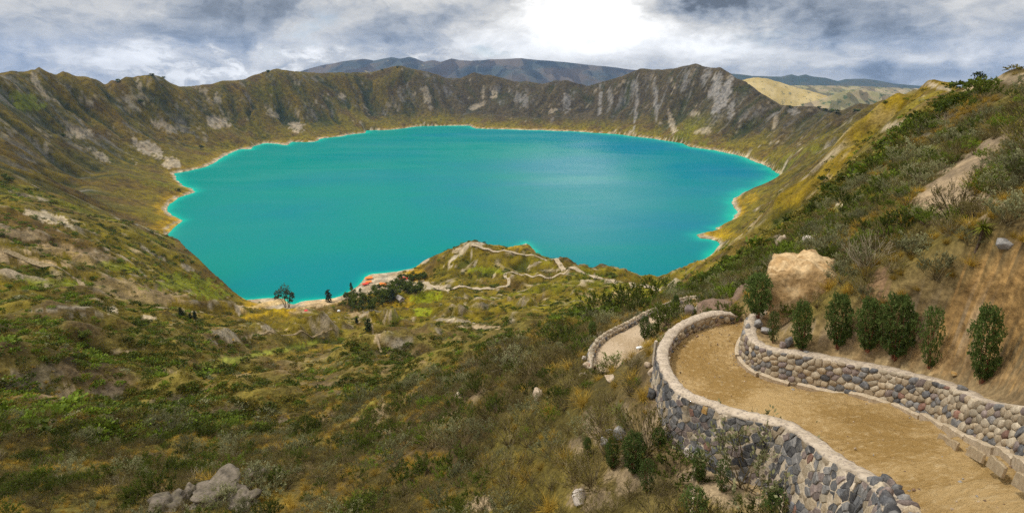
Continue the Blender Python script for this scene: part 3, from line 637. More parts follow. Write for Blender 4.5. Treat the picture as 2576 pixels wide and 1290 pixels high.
# ------------------------------------------------------------------ lake
def lake():
    rr = np.exp(np.linspace(math.log(640), math.log(4300), 420)); tz = np.linspace(-1.15, .75, 620)
    Rg, Tg = np.meshgrid(rr, np.arctan(tz), indexing='ij'); x = Rg * np.sin(Tg); y = Rg * np.cos(Tg)
    sd = shore_sd(x, y)
    V = np.stack([x, y, np.full_like(x, LAKE)], -1).reshape(-1, 3); idx = np.arange(x.size).reshape(x.shape)
    F = np.stack([idx[:-1, :-1], idx[:-1, 1:], idx[1:, 1:], idx[1:, :-1]], -1).reshape(-1, 4)
    F = F[(sd.ravel() < 25)[F].any(1)]
    m = bpy.data.materials.new('lake_water'); m.use_nodes = True; g = NT(m.node_tree); b = g.n['Principled BSDF']
    at = g.new('ShaderNodeAttribute', attribute_name='shallow').outputs['Fac']
    co = g.new('ShaderNodeNewGeometry').outputs['Position']
    sep = g.new('ShaderNodeSeparateXYZ'); g.l.new(co, sep.inputs[0])
    n1 = g.noise(g.vm('MULTIPLY', co, (.0011, .0022, 0)), 1.0, 5, .55, .6).outputs[0]
    deep = g.mix(g.ramp(g.add(n1, g.mul(sep.outputs[0], .00022)), .25, .85), WATER_A, WATER_B)
    colr = g.mix(g.ramp(at, .0, .75), deep, WATER_S); colr = g.mix(g.ramp(at, .7, 1.0), colr, WATER_E)
    wind = g.noise(g.vm('MULTIPLY', co, (.0016, .005, 0)), 1.0, 4, .6, 1.0).outputs[0]
    rip = g.noise(co, .35, 3, .6).outputs[0]; bu = g.new('ShaderNodeBump'); bu.inputs['Strength'].default_value = .3; bu.inputs['Distance'].default_value = .25
    g.l.new(rip, bu.inputs['Height'])
    df = g.new('ShaderNodeBsdfDiffuse'); g.l.new(colr, df.inputs[0]); gs = g.new('ShaderNodeBsdfGlossy'); g.l.new(g.ramp(wind, .35, .7, .16, .30), gs.inputs['Roughness']); g.l.new(bu.outputs[0], gs.inputs['Normal'])
    lw_ = g.new('ShaderNodeLayerWeight'); lw_.inputs['Blend'].default_value = .5
    mx = g.new('ShaderNodeMixShader'); g.l.new(g.ramp(lw_.outputs['Facing'], .55, .98, .012, .11), mx.inputs[0]); g.l.new(df.outputs[0], mx.inputs[1]); g.l.new(gs.outputs[0], mx.inputs[2]); g.l.new(mx.outputs[0], g.n['Material Output'].inputs[0])
    me = mesh_np('lake', V, F, [m])
    sc = np.clip(np.hypot(x, y) / 1500, .55, 2.2)
    sh = np.exp(np.minimum(sd, 0) / (15 * sc * (1 + .9 * sst(200, 600, x))) * (1 + .5 * fbm(x / 90, y / 90, 3, 150))) * (.75 + .4 * fbm(x / 170, y / 170, 3, 151))
    a = me.attributes.new('shallow', 'FLOAT', 'POINT'); a.data.foreach_set('value', np.clip(sh, 0, 1).astype(np.float32).ravel())
    return tag(link('lake', me), 'turquoise lake filling the crater', 'lake', kind='structure')
WATER_A, WATER_B, WATER_S, WATER_E = (.0, .205, .180), (.0, .155, .235), (.0, .36, .27), (.06, .52, .38)
lake()

# ------------------------------------------------------------------ hills beyond the rim
def far_range(name, label, cat, sky_px, t_crest, depth, base_z, mat, nz=90, rough=1.0, seed=0, step=4):
    """a mountain range with the given skyline; crest t_crest metres out, foot `depth` nearer"""
    pxs = np.arange(sky_px[0][0], sky_px[-1][0] + 1, step); pys = np.interp(pxs, [p[0] for p in sky_px], [p[1] for p in sky_px])
    q = dirp(pxs, pys); rc = np.hypot(q[:, 0], q[:, 1]) * t_crest; az = np.arctan2(q[:, 0], q[:, 1]); zc = q[:, 2] * t_crest
    edge = sst(0, 1, np.minimum(np.arange(len(pxs)), len(pxs) - 1 - np.arange(len(pxs))) / (len(pxs) * .06))
    v = np.linspace(0, 1.5, nz)[:, None]                       # 0 foot, 1 crest, 1.5 behind
    r = rc[None] - depth * (1 - v)
    x = r * np.sin(az)[None]; y = r * np.cos(az)[None]
    prof = np.where(v <= 1, v ** 1.15, np.maximum(0, 1 - (v - 1) * 1.6))
    z = base_z + (zc[None] - base_z) * prof * np.clip(edge[None] + .0, .0, 1) ** .0
    lam = depth * .35
    n = (ridg(x / lam + .4 * fbm(x / lam, y / lam, 2, seed + 9), y / lam * .7, 4, seed + 3) - .6) + .5 * fbm(x / lam * 2.2, y / lam * 2.2, 4, seed)
    z = z + rough * (zc[None] - base_z) * .26 * n * np.sin(np.pi * np.clip(v, 0, 1) ** .9) ** .8
    z = z + (zc[None] - base_z) * .012 * fbm(x / lam * 5, y / lam * 5, 3, seed + 5)
    V = np.stack([x, y, z], -1).reshape(-1, 3); idx = np.arange(x.size).reshape(x.shape)
    F = np.stack([idx[:-1, :-1], idx[:-1, 1:], idx[1:, 1:], idx[1:, :-1]], -1).reshape(-1, 4)
    return tag(link(name, mesh_np(name, V, F, [mat])), label, cat, kind='structure')

def hill_material(name, c1, c2, c3, s, fields=0.0, thr=.55):
    m = bpy.data.materials.new(name); m.use_nodes = True; g = NT(m.node_tree); b = g.n['Principled BSDF']
    co = g.new('ShaderNodeNewGeometry').outputs['Position']
    n1 = g.noise(co, s, 6, .6).outputs[0]; n2 = g.noise(g.vm('ADD', co, (900, 300, 0)), s * 4, 5, .6).outputs[0]
    c = g.mix(g.ramp(n1, .42, .6), c1, c2); c = g.mix(g.ramp(n2, thr, thr + .08), c, c3)
    if fields:
        vo = g.new('ShaderNodeTexVoronoi', feature='F1'); g.l.new(g.vm('MULTIPLY', co, (1, .45, 0)), vo.inputs['Vector']); vo.inputs['Scale'].default_value = fields
        hs = g.new('ShaderNodeSeparateColor'); g.l.new(vo.outputs['Color'], hs.inputs[0])
        sc = g.vm('SCALE', c); g.l.new(g.ramp(hs.outputs[0], 0, 1, .65, 1.5), sc.node.inputs[3]); c = sc
    g.l.new(c, b.inputs['Base Color']); b.inputs['Roughness'].default_value = .95; b.inputs['Specular IOR Level'].default_value = .1
    bu = g.new('ShaderNodeBump'); bu.inputs['Distance'].default_value = 30; bu.inputs['Strength'].default_value = .5; g.l.new(n1, bu.inputs['Height']); g.l.new(bu.outputs[0], b.inputs['Normal'])
    return m
M_FAR = hill_material('far_mountain', (.045, .052, .045), (.085, .066, .045), (.34, .26, .09), .0009, .004, .66)  # third colour paints sunlit patches onto the range
M_BLUE = hill_material('blue_ridge', (.05, .065, .05), (.08, .08, .05), (.04, .06, .04), .0012)
M_GOLDH = hill_material('golden_hill', (.42, .31, .10), (.52, .40, .17), (.20, .17, .07), .004, 0, .58)  # patch of sunlight put into the hill's golden colour
M_PATCH = hill_material('patchwork_hill', (.18, .16, .07), (.26, .20, .11), (.06, .08, .03), .004, .012)
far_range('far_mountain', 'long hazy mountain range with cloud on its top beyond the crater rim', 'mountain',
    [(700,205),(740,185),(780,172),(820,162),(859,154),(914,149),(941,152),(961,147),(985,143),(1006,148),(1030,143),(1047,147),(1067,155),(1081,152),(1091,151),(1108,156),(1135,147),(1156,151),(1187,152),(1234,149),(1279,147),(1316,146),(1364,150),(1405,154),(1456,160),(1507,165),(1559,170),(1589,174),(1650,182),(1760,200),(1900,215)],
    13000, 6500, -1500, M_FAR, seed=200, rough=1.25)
far_range('blue_mountain', 'dark blue distant ridge under low cloud at the skyline', 'mountain',
    [(1780,200),(1841,184),(1889,191),(1930,191),(1964,193),(1991,186),(2008,191),(2028,187),(2046,192),(2076,196),(2107,204),(2127,199),(2175,197),(2213,203),(2247,210),(2281,213),(2319,215),(2400,221),(2480,225),(2600,232)],
    11500, 4200, -1500, M_BLUE, seed=300, rough=.9)
far_range('golden_hill', 'pale golden hill with sunlight put into its colour behind the pointed crater peak', 'hill',
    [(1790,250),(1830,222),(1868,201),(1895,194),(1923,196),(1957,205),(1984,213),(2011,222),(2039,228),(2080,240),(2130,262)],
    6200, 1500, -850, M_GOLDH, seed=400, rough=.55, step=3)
far_range('field_hill', 'rounded hill of patchwork fields beyond the low saddle of the rim', 'hill',
    [(1930,285),(1990,268),(2046,253),(2093,239),(2121,229),(2141,224),(2162,225),(2196,229),(2230,239),(2250,246),(2300,262),(2360,285)],
    5200, 1500, -1000, M_PATCH, seed=500, rough=.45, step=3)
far_range('valley_plain', 'broad valley floor between the far hills', 'valley', [(1700,222),(1850,216),(2000,214),(2150,216),(2300,222),(2420,230)],
    7600, 3200, -900, M_PATCH, seed=600, rough=.5, step=4)
print('far', time.time() - T0)

def haze():
    V, F = np.array([(x, y, z) for z in (-1600, 700) for x, y in ((-16000, -300), (16000, -300), (16000, 17000), (-16000, 17000))], float), np.array([(0, 3, 2, 1), (4, 5, 6, 7), (0, 1, 5, 4), (1, 2, 6, 5), (2, 3, 7, 6), (3, 0, 4, 7)])
    m = bpy.data.materials.new('haze'); m.use_nodes = True; g = NT(m.node_tree); g.n.clear(); out = g.new('ShaderNodeOutputMaterial'); v = g.new('ShaderNodeVolumePrincipled')
    v.inputs['Color'].default_value = (.30, .54, 1, 1); v.inputs['Density'].default_value = HAZE; v.inputs['Anisotropy'].default_value = .0; g.l.new(v.outputs[0], out.inputs['Volume'])
    o = link('haze', mesh_np('haze', V, F, [m], smooth=False)); tag(o, 'thin bluish haze over the far hills', 'haze', kind='stuff')
HAZE = 1.9e-5
haze()
# ------------------------------------------------------------------ simple materials
def mat_noise(name, c1, c2, scale=3.0, detail=5, rough=.9, bump=.3, dist=.02, c3=None, s3=12.0, t3=.6, vary=0.0, lo=.38, hi=.62, obj=True):
    m = bpy.data.materials.new(name); m.use_nodes = True; g = NT(m.node_tree); b = g.n['Principled BSDF']
    co = g.new('ShaderNodeNewGeometry').outputs['Position']
    n1 = g.noise(co, scale, detail, .6).outputs[0]
    c = g.mix(g.ramp(n1, lo, hi), c1, c2)
    n2 = g.noise(co, scale * 5, 4, .6).outputs[0]
    if c3 is not None: c = g.mix(g.ramp(g.noise(co, s3, 4, .6).outputs[0], t3, t3 + .1), c, c3)
    f = g.ramp(n2, .3, .7, .78, 1.22)
    if vary: f = g.mul(f, g.m('MULTIPLY_ADD', g.new('ShaderNodeObjectInfo').outputs['Random'], 2 * vary, 1 - vary))
    sc = g.vm('SCALE', c); g.l.new(f, sc.node.inputs[3])
    g.l.new(sc, b.inputs['Base Color']); b.inputs['Roughness'].default_value = rough; b.inputs['Specular IOR Level'].default_value = .25
    bu = g.new('ShaderNodeBump'); bu.inputs['Strength'].default_value = bump; bu.inputs['Distance'].default_value = dist
    g.l.new(g.add(n1, g.mul(n2, .5)), bu.inputs['Height']); g.l.new(bu.outputs[0], b.inputs['Normal'])
    return m
STONE_M = [mat_noise('stone_' + n, a, b_, 9, vary=.3, bump=.5, dist=.03) for n, a, b_ in (
    ('slate', (.075, .074, .076), (.145, .14, .135)), ('grey', (.13, .125, .12), (.23, .215, .20)), ('blue_grey', (.10, .10, .105), (.18, .178, .178)), ('dark', (.05, .048, .05), (.10, .095, .092)),
    ('tan', (.27, .205, .13), (.36, .29, .20)), ('beige', (.33, .27, .19), (.44, .37, .27)), ('mauve', (.17, .13, .115), (.25, .20, .175)), ('red', (.20, .105, .075), (.27, .16, .12)), ('ochre', (.38, .21, .06), (.46, .33, .15)))]
def mortar_mat():
    m = mat_noise('mortar', (.44, .355, .25), (.54, .45, .34), 4, bump=.6, dist=.03, c3=(.27, .21, .14), s3=2.0, t3=.58)
    return m
M_MORT = mortar_mat()
def cap_mat():
    m = bpy.data.materials.new('pebbled_cap'); m.use_nodes = True; g = NT(m.node_tree); b = g.n['Principled BSDF']
    co = g.new('ShaderNodeNewGeometry').outputs['Position']
    vo = g.new('ShaderNodeTexVoronoi'); g.l.new(co, vo.inputs['Vector']); vo.inputs['Scale'].default_value = 11; vo.inputs['Randomness'].default_value = .85
    base = g.mix(g.ramp(g.noise(co, 5, 5, .6).outputs[0], .35, .65), (.36, .29, .21), (.50, .41, .31))
    peb = g.ramp(vo.outputs['Distance'], .30, .36, 1, 0)
    c = g.mix(g.mul(peb, .55), base, (.22, .175, .15))
    g.l.new(c, b.inputs['Base Color']); b.inputs['Roughness'].default_value = .95
    bu = g.new('ShaderNodeBump'); bu.inputs['Strength'].default_value = .5; bu.inputs['Distance'].default_value = .03; g.l.new(peb, bu.inputs['Height']); g.l.new(bu.outputs[0], b.inputs['Normal'])
    return m
M_CAP = cap_mat()
def path_mat(name, c1, c2, c3):
    m = bpy.data.materials.new(name); m.use_nodes = True; g = NT(m.node_tree); b = g.n['Principled BSDF']
    co = g.new('ShaderNodeNewGeometry').outputs['Position']
    n0 = g.noise(co, .5, 2, .5).outputs[0]; n1 = g.noise(co, 5.5, 5, .72).outputs[0]; n2 = g.noise(co, 19, 4, .7).outputs[0]
    c = g.mix(g.ramp(g.add(g.mul(n0, .6), g.mul(n1, .4)), .40, .60), c1, c2); c = g.mix(g.ramp(n1, .52, .70, 0, .55), c, c3)
    c = g.mix(g.ramp(n2, .60, .72, 0, .6), c, tuple(x * .45 for x in c1)); c = g.mix(g.ramp(n2, .40, .30, 0, .5), c, tuple(min(1, x * 1.2) for x in c3))
    g.l.new(c, b.inputs['Base Color']); b.inputs['Roughness'].default_value = .97; b.inputs['Specular IOR Level'].default_value = .1
    bu = g.new('ShaderNodeBump'); bu.inputs['Strength'].default_value = 1.0; bu.inputs['Distance'].default_value = .12
    g.l.new(g.add(n1, g.mul(n2, .35)), bu.inputs['Height']); g.l.new(bu.outputs[0], b.inputs['Normal'])
    return m

# ------------------------------------------------------------------ footpaths
def strip_mesh(name, A, B, nw, noise_amp, mat, steps=False, lift=0.0):
    n = len(A); u = np.linspace(0, 1, nw)[None, :, None]
    V = A[:, None, :] * (1 - u) + B[:, None, :] * u
    x, y = V[..., 0], V[..., 1]
    dz = noise_amp * (1.0 * fbm(x / .9, y / .9, 4, 301) + .8 * fbm(x / .22, y / .22, 2, 302)) + lift
    if steps:
        s = np.concatenate([[0], np.cumsum(np.linalg.norm(np.diff((A + B)[:, :2] / 2, axis=0), axis=1))])[:, None] + .8 * (u[..., 0] - .5) + .25 * fbm(x / 1.3, y / 1.3, 3, 303)
        L = 1.55; fr = (s / L) % 1; saw = fr - sst(.9, 1.0, fr)                # flat tread, worn riser
        dz = dz + .19 * saw * (1 - sst(9.5, 12.5, s)) * sst(.15, .6, u[..., 0])
    V[..., 2] += dz
    idx = np.arange(n * nw).reshape(n, nw)
    F = np.stack([idx[:-1, :-1], idx[:-1, 1:], idx[1:, 1:], idx[1:, :-1]], -1).reshape(-1, 4)
    return mesh_np(name, V.reshape(-1, 3), F[:, ::-1], [mat])
M_PATH = path_mat('path_sand', (.30, .185, .062), (.45, .305, .135), (.54, .41, .23))
M_PATH2 = path_mat('path_pink_sand', (.42, .31, .19), (.52, .40, .27), (.56, .45, .32))
PA = OUTER_TOP.copy(); PA[:, 2] -= .5
PB = INNER_BASE.copy()
pa = resample(np.vstack([PA, PATH_END[1:2] + (0, 0, -.35)]), 220); pb = resample(np.vstack([PB, PATH_END[:1] + (0, 0, -.1)]), 220)
tag(link('footpath', strip_mesh('footpath', pa, pb, 60, .05, M_PATH, steps=True)), 'sandy walled footpath with worn steps curving round the bend', 'path', kind='structure')
tag(link('lower_footpath', strip_mesh('lower_footpath', LOW_L, LOW_R, 20, .04, M_PATH2)), 'pale dusty lower stretch of footpath below the bend', 'path', kind='structure')

# ------------------------------------------------------------------ stone walls
def frames(L):
    t = np.gradient(L[:, :2], axis=0); t /= np.linalg.norm(t, axis=1)[:, None] + 1e-9
    nrm = np.stack([t[:, 1], -t[:, 0]], -1)           # to the right of travel
    s = np.concatenate([[0], np.cumsum(np.linalg.norm(np.diff(L[:, :2], axis=0), axis=1))])
    return s, t, nrm
def voronoi_cells(pts, wid, hei, ani):
    """clipped cells of points in a wid x hei strip"""
    P = pts * np.array([1 / ani, 1.0]); out = []
    W = wid / ani
    for i in range(len(P)):
        p = P[i]; d = P - p; dd = (d * d).sum(1); nb = np.argsort(dd)[1:19]
        poly = [(max(0, p[0] - .6), max(0, p[1] - .6)), (min(W, p[0] + .6), max(0, p[1] - .6)), (min(W, p[0] + .6), min(hei, p[1] + .6)), (max(0, p[0] - .6), min(hei, p[1] + .6))]
        for k in nb:
            nx, ny = d[k]; c = nx * (p[0] + nx / 2) + ny * (p[1] + ny / 2); q = []
            for a in range(len(poly)):
                A, B = poly[a], poly[(a + 1) % len(poly)]; fa = nx * A[0] + ny * A[1] - c; fb = nx * B[0] + ny * B[1] - c
                if fa <= 0: q.append(A)
                if fa * fb < 0:
                    t = fa / (fa - fb); q.append((A[0] + t * (B[0] - A[0]), A[1] + t * (B[1] - A[1])))
            poly = q
            if len(poly) < 3: break
        out.append(np.array([(x * ani, y) for x, y in poly]) if len(poly) >= 3 else None)
    return out
def darts(wid, hei, rad, rg, var=.35):
    cell = rad; pts = []; grid = {}
    for _ in range(int(wid * hei / rad ** 2 * 14)):
        x, y = rg.random() * wid, rg.random() * hei; rr = rad * (1 - var + 2 * var * rg.random()); gx_, gy_ = int(x / cell), int(y / cell); ok = True
        for a in (-1, 0, 1, -2, 2):
            for b in (-1, 0, 1, -2, 2):
                for (qx, qy, qr) in grid.get((gx_ + a, gy_ + b), ()):
                    if (qx - x) ** 2 + (qy - y) ** 2 < (.5 * (qr + rr)) ** 2: ok = False; break
                if not ok: break
            if not ok: break
        if ok: grid.setdefault((gx_, gy_), []).append((x, y, rr)); pts.append((x, y))
    return np.array(pts)
def stone_geo(poly, gap, proud, rg, rnd):
    """outline -> bulged stone in (s, t, out) space, 8 sided"""
    c = poly.mean(0); size = np.sqrt(np.abs(np.sum(poly[:, 0] * np.roll(poly[:, 1], -1) - poly[:, 1] * np.roll(poly[:, 0], -1)) / 2))
    q = c + (poly - c) * max(.35, 1 - gap / (size * .5))
    for _ in range(rnd):
        nx = np.roll(q, -1, 0); q = np.stack([q * .86 + nx * .14, q * .14 + nx * .86], 1).reshape(-1, 2)
    cl = np.vstack([q, q[:1]]); s = np.concatenate([[0], np.cumsum(np.linalg.norm(np.diff(cl, axis=0), axis=1))])
    nv = len(q); w = np.linspace(0, s[-1], 8, endpoint=False) if nv > 8 or rnd else np.sort(np.concatenate([s[:-1], (s[:-1] + np.diff(s) * .5)[np.argsort(-np.diff(s))[:max(0, 8 - nv)]]]))
    if len(w) != 8: w = np.linspace(0, s[-1], 8, endpoint=False)
    o = np.stack([np.interp(w, s, cl[:, k]) for k in (0, 1)], -1)
    o = c + (o - c) * (1 + .06 * (rg.random((8, 1)) - .5)); pr = proud * (.6 + .8 * rg.random()); tilt = (rg.random(2) - .5) * .5
    def lev(sc, z):
        p = c + (o - c) * sc; return np.concatenate([p, (z + ((p - c) @ tilt) * (z > 0) * .6)[:, None] if np.ndim(z) else np.concatenate([np.full((8, 1), z) + (((p - c) @ tilt) * (.6 if z > 0 else 0))[:, None]], 1)], 1)
    V = np.vstack([lev(1.0, -.05), lev(1.0, pr * .55), lev(.84, pr), np.concatenate([c + (rg.random(2) - .5) * size * .2, [pr * 1.12]])[None]])
    F4 = [(k + 8 * a, (k + 1) % 8 + 8 * a, (k + 1) % 8 + 8 * (a + 1), k + 8 * (a + 1)) for a in (0, 1) for k in range(8)]
    F3 = [(16 + k, 16 + (k + 1) % 8, 24) for k in range(8)]
    return V, F4, F3, size
def face_stones(parent, L, side, off, top_drop, hei, rad, ani, gap, proud, weights, seed, limit, rnd=1, batter=.08, s0=0.0, s1=None, stuff_name='small_stones', name='stone'):
    """lay fitted stones on one face of a wall; the `limit` that show largest are objects, the rest one part"""
    rg = np.random.default_rng(seed); s, t, nrm = frames(L); s1 = s1 or s[-1]; wid = s1 - s0
    pts = darts(wid, hei, rad, rg); cells = voronoi_cells(pts, wid, hei, ani)
    items = []
    for cidx, poly in enumerate(cells):
        if poly is None: continue
        V, F4, F3, size = stone_geo(poly, gap, proud, rg, rnd)
        if size < .05: continue
        ss = np.clip(V[:, 0] + s0, s[0], s[-1]); base = np.stack([np.interp(ss, s, L[:, k]) for k in range(3)], -1)
        nn = np.stack([np.interp(ss, s, nrm[:, k]) for k in (0, 1)], -1) * side; nn /= np.linalg.norm(nn, axis=1)[:, None]
        d = top_drop + V[:, 1]
        Wd = base.copy(); Wd[:, :2] += nn * (off + batter * d + V[:, 2])[:, None]; Wd[:, 2] -= d
        c = Wd[:8].mean(0); items.append((size / np.linalg.norm(c), c, Wd - c, F4, F3, int(rg.choice(len(STONE_M), p=weights))))
    items.sort(key=lambda a: -a[0])
    flip = side > 0
    for w, c, Vd, F4, F3, mi in items[:limit]:
        f4, f3 = np.array(F4), np.array(F3)
        if flip: f4, f3 = f4[:, ::-1], f3[:, ::-1]
        link(name, mesh_np(name, Vd, [f4, f3], [STONE_M[mi]], smooth=rnd > 0), parent, c)
    rest = items[limit:]
    if rest:
        VV, A4, A3, M4, M3, k = [], [], [], [], [], 0
        for w, c, Vd, F4, F3, mi in rest:
            f4, f3 = np.array(F4) + k, np.array(F3) + k
            if flip: f4, f3 = f4[:, ::-1], f3[:, ::-1]
            VV.append(Vd + c); A4.append(f4); A3.append(f3); M4 += [mi] * len(f4); M3 += [mi] * len(f3); k += len(Vd)
        o = link(stuff_name, mesh_np(stuff_name, np.vstack(VV), [np.vstack(A4), np.vstack(A3)], STONE_M, mi=M4 + M3, smooth=rnd > 0), parent); o['kind'] = 'stuff'
    return len(items)
def wall_body(name, L, sec, mats, capband, parent, amp=.02, seed=0):
    """sweep a cross-section (right offset, dz) along a line; faces in capband take the second material"""
    s, t, nrm = frames(L); n = len(L); m = len(sec); sec = np.array(sec)
    V = np.zeros((n, m, 3)); V[..., :2] = L[:, None, :2] + nrm[:, None, :] * sec[None, :, :1]; V[..., 2] = L[:, None, 2] + sec[None, :, 1]
    k = np.arange(m)[None, :]; q = fbm(s[:, None] * 3.1 + 0 * k, k * .9 + 0 * s[:, None], 3, seed)
    q2 = fbm(s[:, None] * 3.7 + 7 + 0 * k, k * .9 + 0 * s[:, None], 3, seed + 1)
    V[..., :2] += nrm[:, None, :] * (amp * 1.4 * q)[..., None]; V[..., 2] += amp * 1.6 * q2
    idx = np.arange(n * m).reshape(n, m); F = np.stack([idx[:-1, :-1], idx[:-1, 1:], idx[1:, 1:], idx[1:, :-1]], -1)
    mi = np.zeros(F.shape[:2], int); mi[:, capband[0]:capband[1]] = 1
    caps = [np.array([[0, *range(1, m)]])[:, ::-1], np.array([idx[-1]])]
    F = F.reshape(-1, 4); me = mesh_np(name, V.reshape(-1, 3), F[:, ::-1], mats, mi=mi.ravel())
    return link(name, me, parent)
W_OUT = [.17, .27, .13, .06, .14, .06, .15, .01, .01]; W_IN = [.03, .17, .07, .02, .35, .25, .09, .01, .01]
# outer wall: travel goes from the near end to the bend, its outside is on the left (side -1)
ow = tag(empty('stone_wall', tuple(OUTER_TOP[60])), 'curving dark fieldstone wall with a pale pebbled cap on the downhill edge of the path', 'wall', kind='thing')
def under(o):                                     # keep world positions while parenting to an empty
    o.matrix_parent_inverse = Matrix.Translation(-Vector(o.parent.location)); return o
OWH = 2.35
b = wall_body('mortar_core', OUTER_TOP, [(-.19 - .08 * 3.0, -3.0), (-.19 - .08 * 2, -2.0), (-.19 - .08, -1.0), (-.19, -.08), (-.205, -.05), (-.18, .0), (-.09, .03), (.0, .04), (.09, .03), (.18, .0), (.205, -.05), (.19, -.10), (.19, -.55), (.19, -.9)], [M_MORT, M_CAP], (3, 11), ow, .055, 400)
n1 = face_stones(ow, OUTER_TOP, -1, .17, .05, OWH, .200, 1.1, .0035, .036, W_OUT, 11, 300, rnd=0)
so = frames(OUTER_TOP)[0][-1]
n2 = face_stones(ow, OUTER_TOP, 1, .17, .07, .52, .22, 1.2, .018, .07, W_IN, 12, 60, rnd=1, batter=0, s0=so * .55, stuff_name='path_side_stones')
for o in ow.children: under(o)
# loose coping stones where the cap has broken away at the near end
rgc = np.random.default_rng(5)
s_, t_, nr_ = frames(OUTER_TOP)
def rock_mesh(name, seed, mat, sub=2, amp=.22, sq=1.0):
    bm = bmesh.new(); bmesh.ops.create_icosphere(bm, subdivisions=sub, radius=1.0)
    rg = random.Random(seed); off = Vector((rg.random() * 50, rg.random() * 50, rg.random() * 50))
    from mathutils import noise as mn
    pl = [(Vector((rg.gauss(0, 1), rg.gauss(0, 1), rg.gauss(0, 1))).normalized(), .50 + .34 * rg.random()) for _ in range(15)]
    for v in bm.verts:
        p = v.co.copy()
        for nrm_, d in pl:                       # chip flat facets
            k = p.dot(nrm_) - d
            if k > 0: p -= nrm_ * k * .97
        p *= 1 + amp * (mn.fractal(p * 1.6 + off, 1.0, 2.0, 4))
        v.co = p
    me = bpy.data.meshes.new(name); bm.to_mesh(me); bm.free(); me.materials.append(mat)
    for p in me.polygons: p.use_smooth = True
    return me
COPE = [rock_mesh('coping_stone', 60 + k, STONE_M[k % 9], 2) for k in range(9)]
for k in range(26):
    i = int(1 + k * 1.15); 
    p = OUTER_TOP[i]; q = (k % 2 - .5) * .24
    o = link('coping_stone', COPE[int(rgc.integers(0, 7))], ow, (p[0] + nr_[i, 0] * q, p[1] + nr_[i, 1] * q, p[2] + .02), (rgc.random() * 3, rgc.random() * 3, rgc.random() * 3), (.15 + .05 * rgc.random(), .12 + .03 * rgc.random(), .09 + .03 * rgc.random()))
    under(o)
# inner wall
INNER_TOP = INNER_BASE.copy(); INNER_TOP[:, 2] += 1.15
INNER_TOP[:, 2] += .05 * np.sin(np.linspace(0, 30, len(INNER_TOP)))
iw = tag(empty('stone_wall', tuple(INNER_BASE[60])), 'low retaining wall of rounded tan stones on the uphill edge of the path', 'wall', kind='thing')
wall_body('mortar_core', INNER_TOP, [(-.05, -1.35), (-.02, -.7), (.0, -.10), (.02, -.03), (.10, .0), (.22, .015), (.36, .0), (.42, -.06), (.45, -.5)], [M_MORT, M_CAP], (2, 7), iw, .03, 410)
n3 = face_stones(iw, INNER_TOP, -1, .0, .03, 1.08, .180, 1.15, .004, .036, W_IN, 13, 300, rnd=1, batter=.04)
for o in iw.children: under(o)
for k in range(5):                                # stones set on its top edge
    i = int(rgc.integers(3, 150)); p = INNER_TOP[i]; s2_, t2_, nr2 = frames(INNER_TOP)
    o = link('coping_stone', COPE[int(rgc.integers(0, 7))], iw, (p[0] + nr2[i, 0] * .12, p[1] + nr2[i, 1] * .12, p[2] + .04), (rgc.random() * 3, rgc.random() * 3, rgc.random() * 3), (.15, .12, .10)); under(o)
print('walls', n1, n2, n3, time.time() - T0)
# concrete kerb blocks along its foot
M_CONC = mat_noise('kerb_concrete', (.40, .315, .21), (.50, .405, .29), 6, bump=.3, dist=.01)
kb = tag(empty('concrete_kerb', tuple(INNER_BASE[70])), 'broken line of pale concrete kerb blocks at the foot of the retaining wall', 'kerb', kind='thing')
sI, tI, nI = frames(INNER_BASE)
def block(a0, a1, off, wd, h0, h1, name, par, mat, lean=0.0):
    i = np.linspace(a0, a1, 7); P_ = np.stack([np.interp(i, sI, INNER_BASE[:, k]) for k in range(3)], -1); N_ = np.stack([np.interp(i, sI, nI[:, k]) for k in (0, 1)], -1)
    V = []
    for k in range(7):
        f = k / 6; hh_ = h0 + (h1 - h0) * f; jt = .012 * math.sin(k * 2.1 + a0 * 9)
        for o_, z_ in ((off - wd, -.15), (off - wd - lean, hh_ - .012 + jt), (off - wd + .015 - lean, hh_ + jt), (off - .015, hh_ + .02 + jt), (off, hh_ + .008 + jt), (off, -.15)):
            V.append((P_[k, 0] + N_[k, 0] * o_, P_[k, 1] + N_[k, 1] * o_, P_[k, 2] + z_))
    V = np.array(V); F = []
    for k in range(6):
        for j in range(5): a = k * 6 + j; F.append((a, a + 1, a + 7, a + 6))
    F += [(0, 5, 2, 1), (5, 4, 3, 2)]; e = 36; F += [(e, e + 1, e + 2, e + 5), (e + 5, e + 2, e + 3, e + 4)]
    c = V.mean(0); o = link(name, mesh_np(name, V - c, np.array(F), [mat], smooth=False), par, c); return under(o)
pos = .3; rgk = random.Random(4)
while pos < sI[-1] - 3.0:
    ln = .85 + .35 * rgk.random(); miss = 9.0 < pos < 10.6 and rgk.random() < .6
    if not miss: block(pos, pos + ln, -.04, .10 + .03 * rgk.random(), .13 + .04 * rgk.random(), .20 + .05 * rgk.random(), 'kerb_block', kb, M_CONC, .05)
    pos += ln + (.05 if pos < 7.5 else .12 + .3 * rgk.random() * (pos > 8.5))
M_WOOD = mat_noise('grey_plank', (.30, .22, .13), (.38, .29, .18), 8, bump=.3)
for a0, a1 in ((.4, 1.5), (1.9, 2.9), (3.3, 4.3), (4.8, 5.7)): block(a0, a1, -.50, .035, .05, .09, 'gutter_edging', kb, M_WOOD)
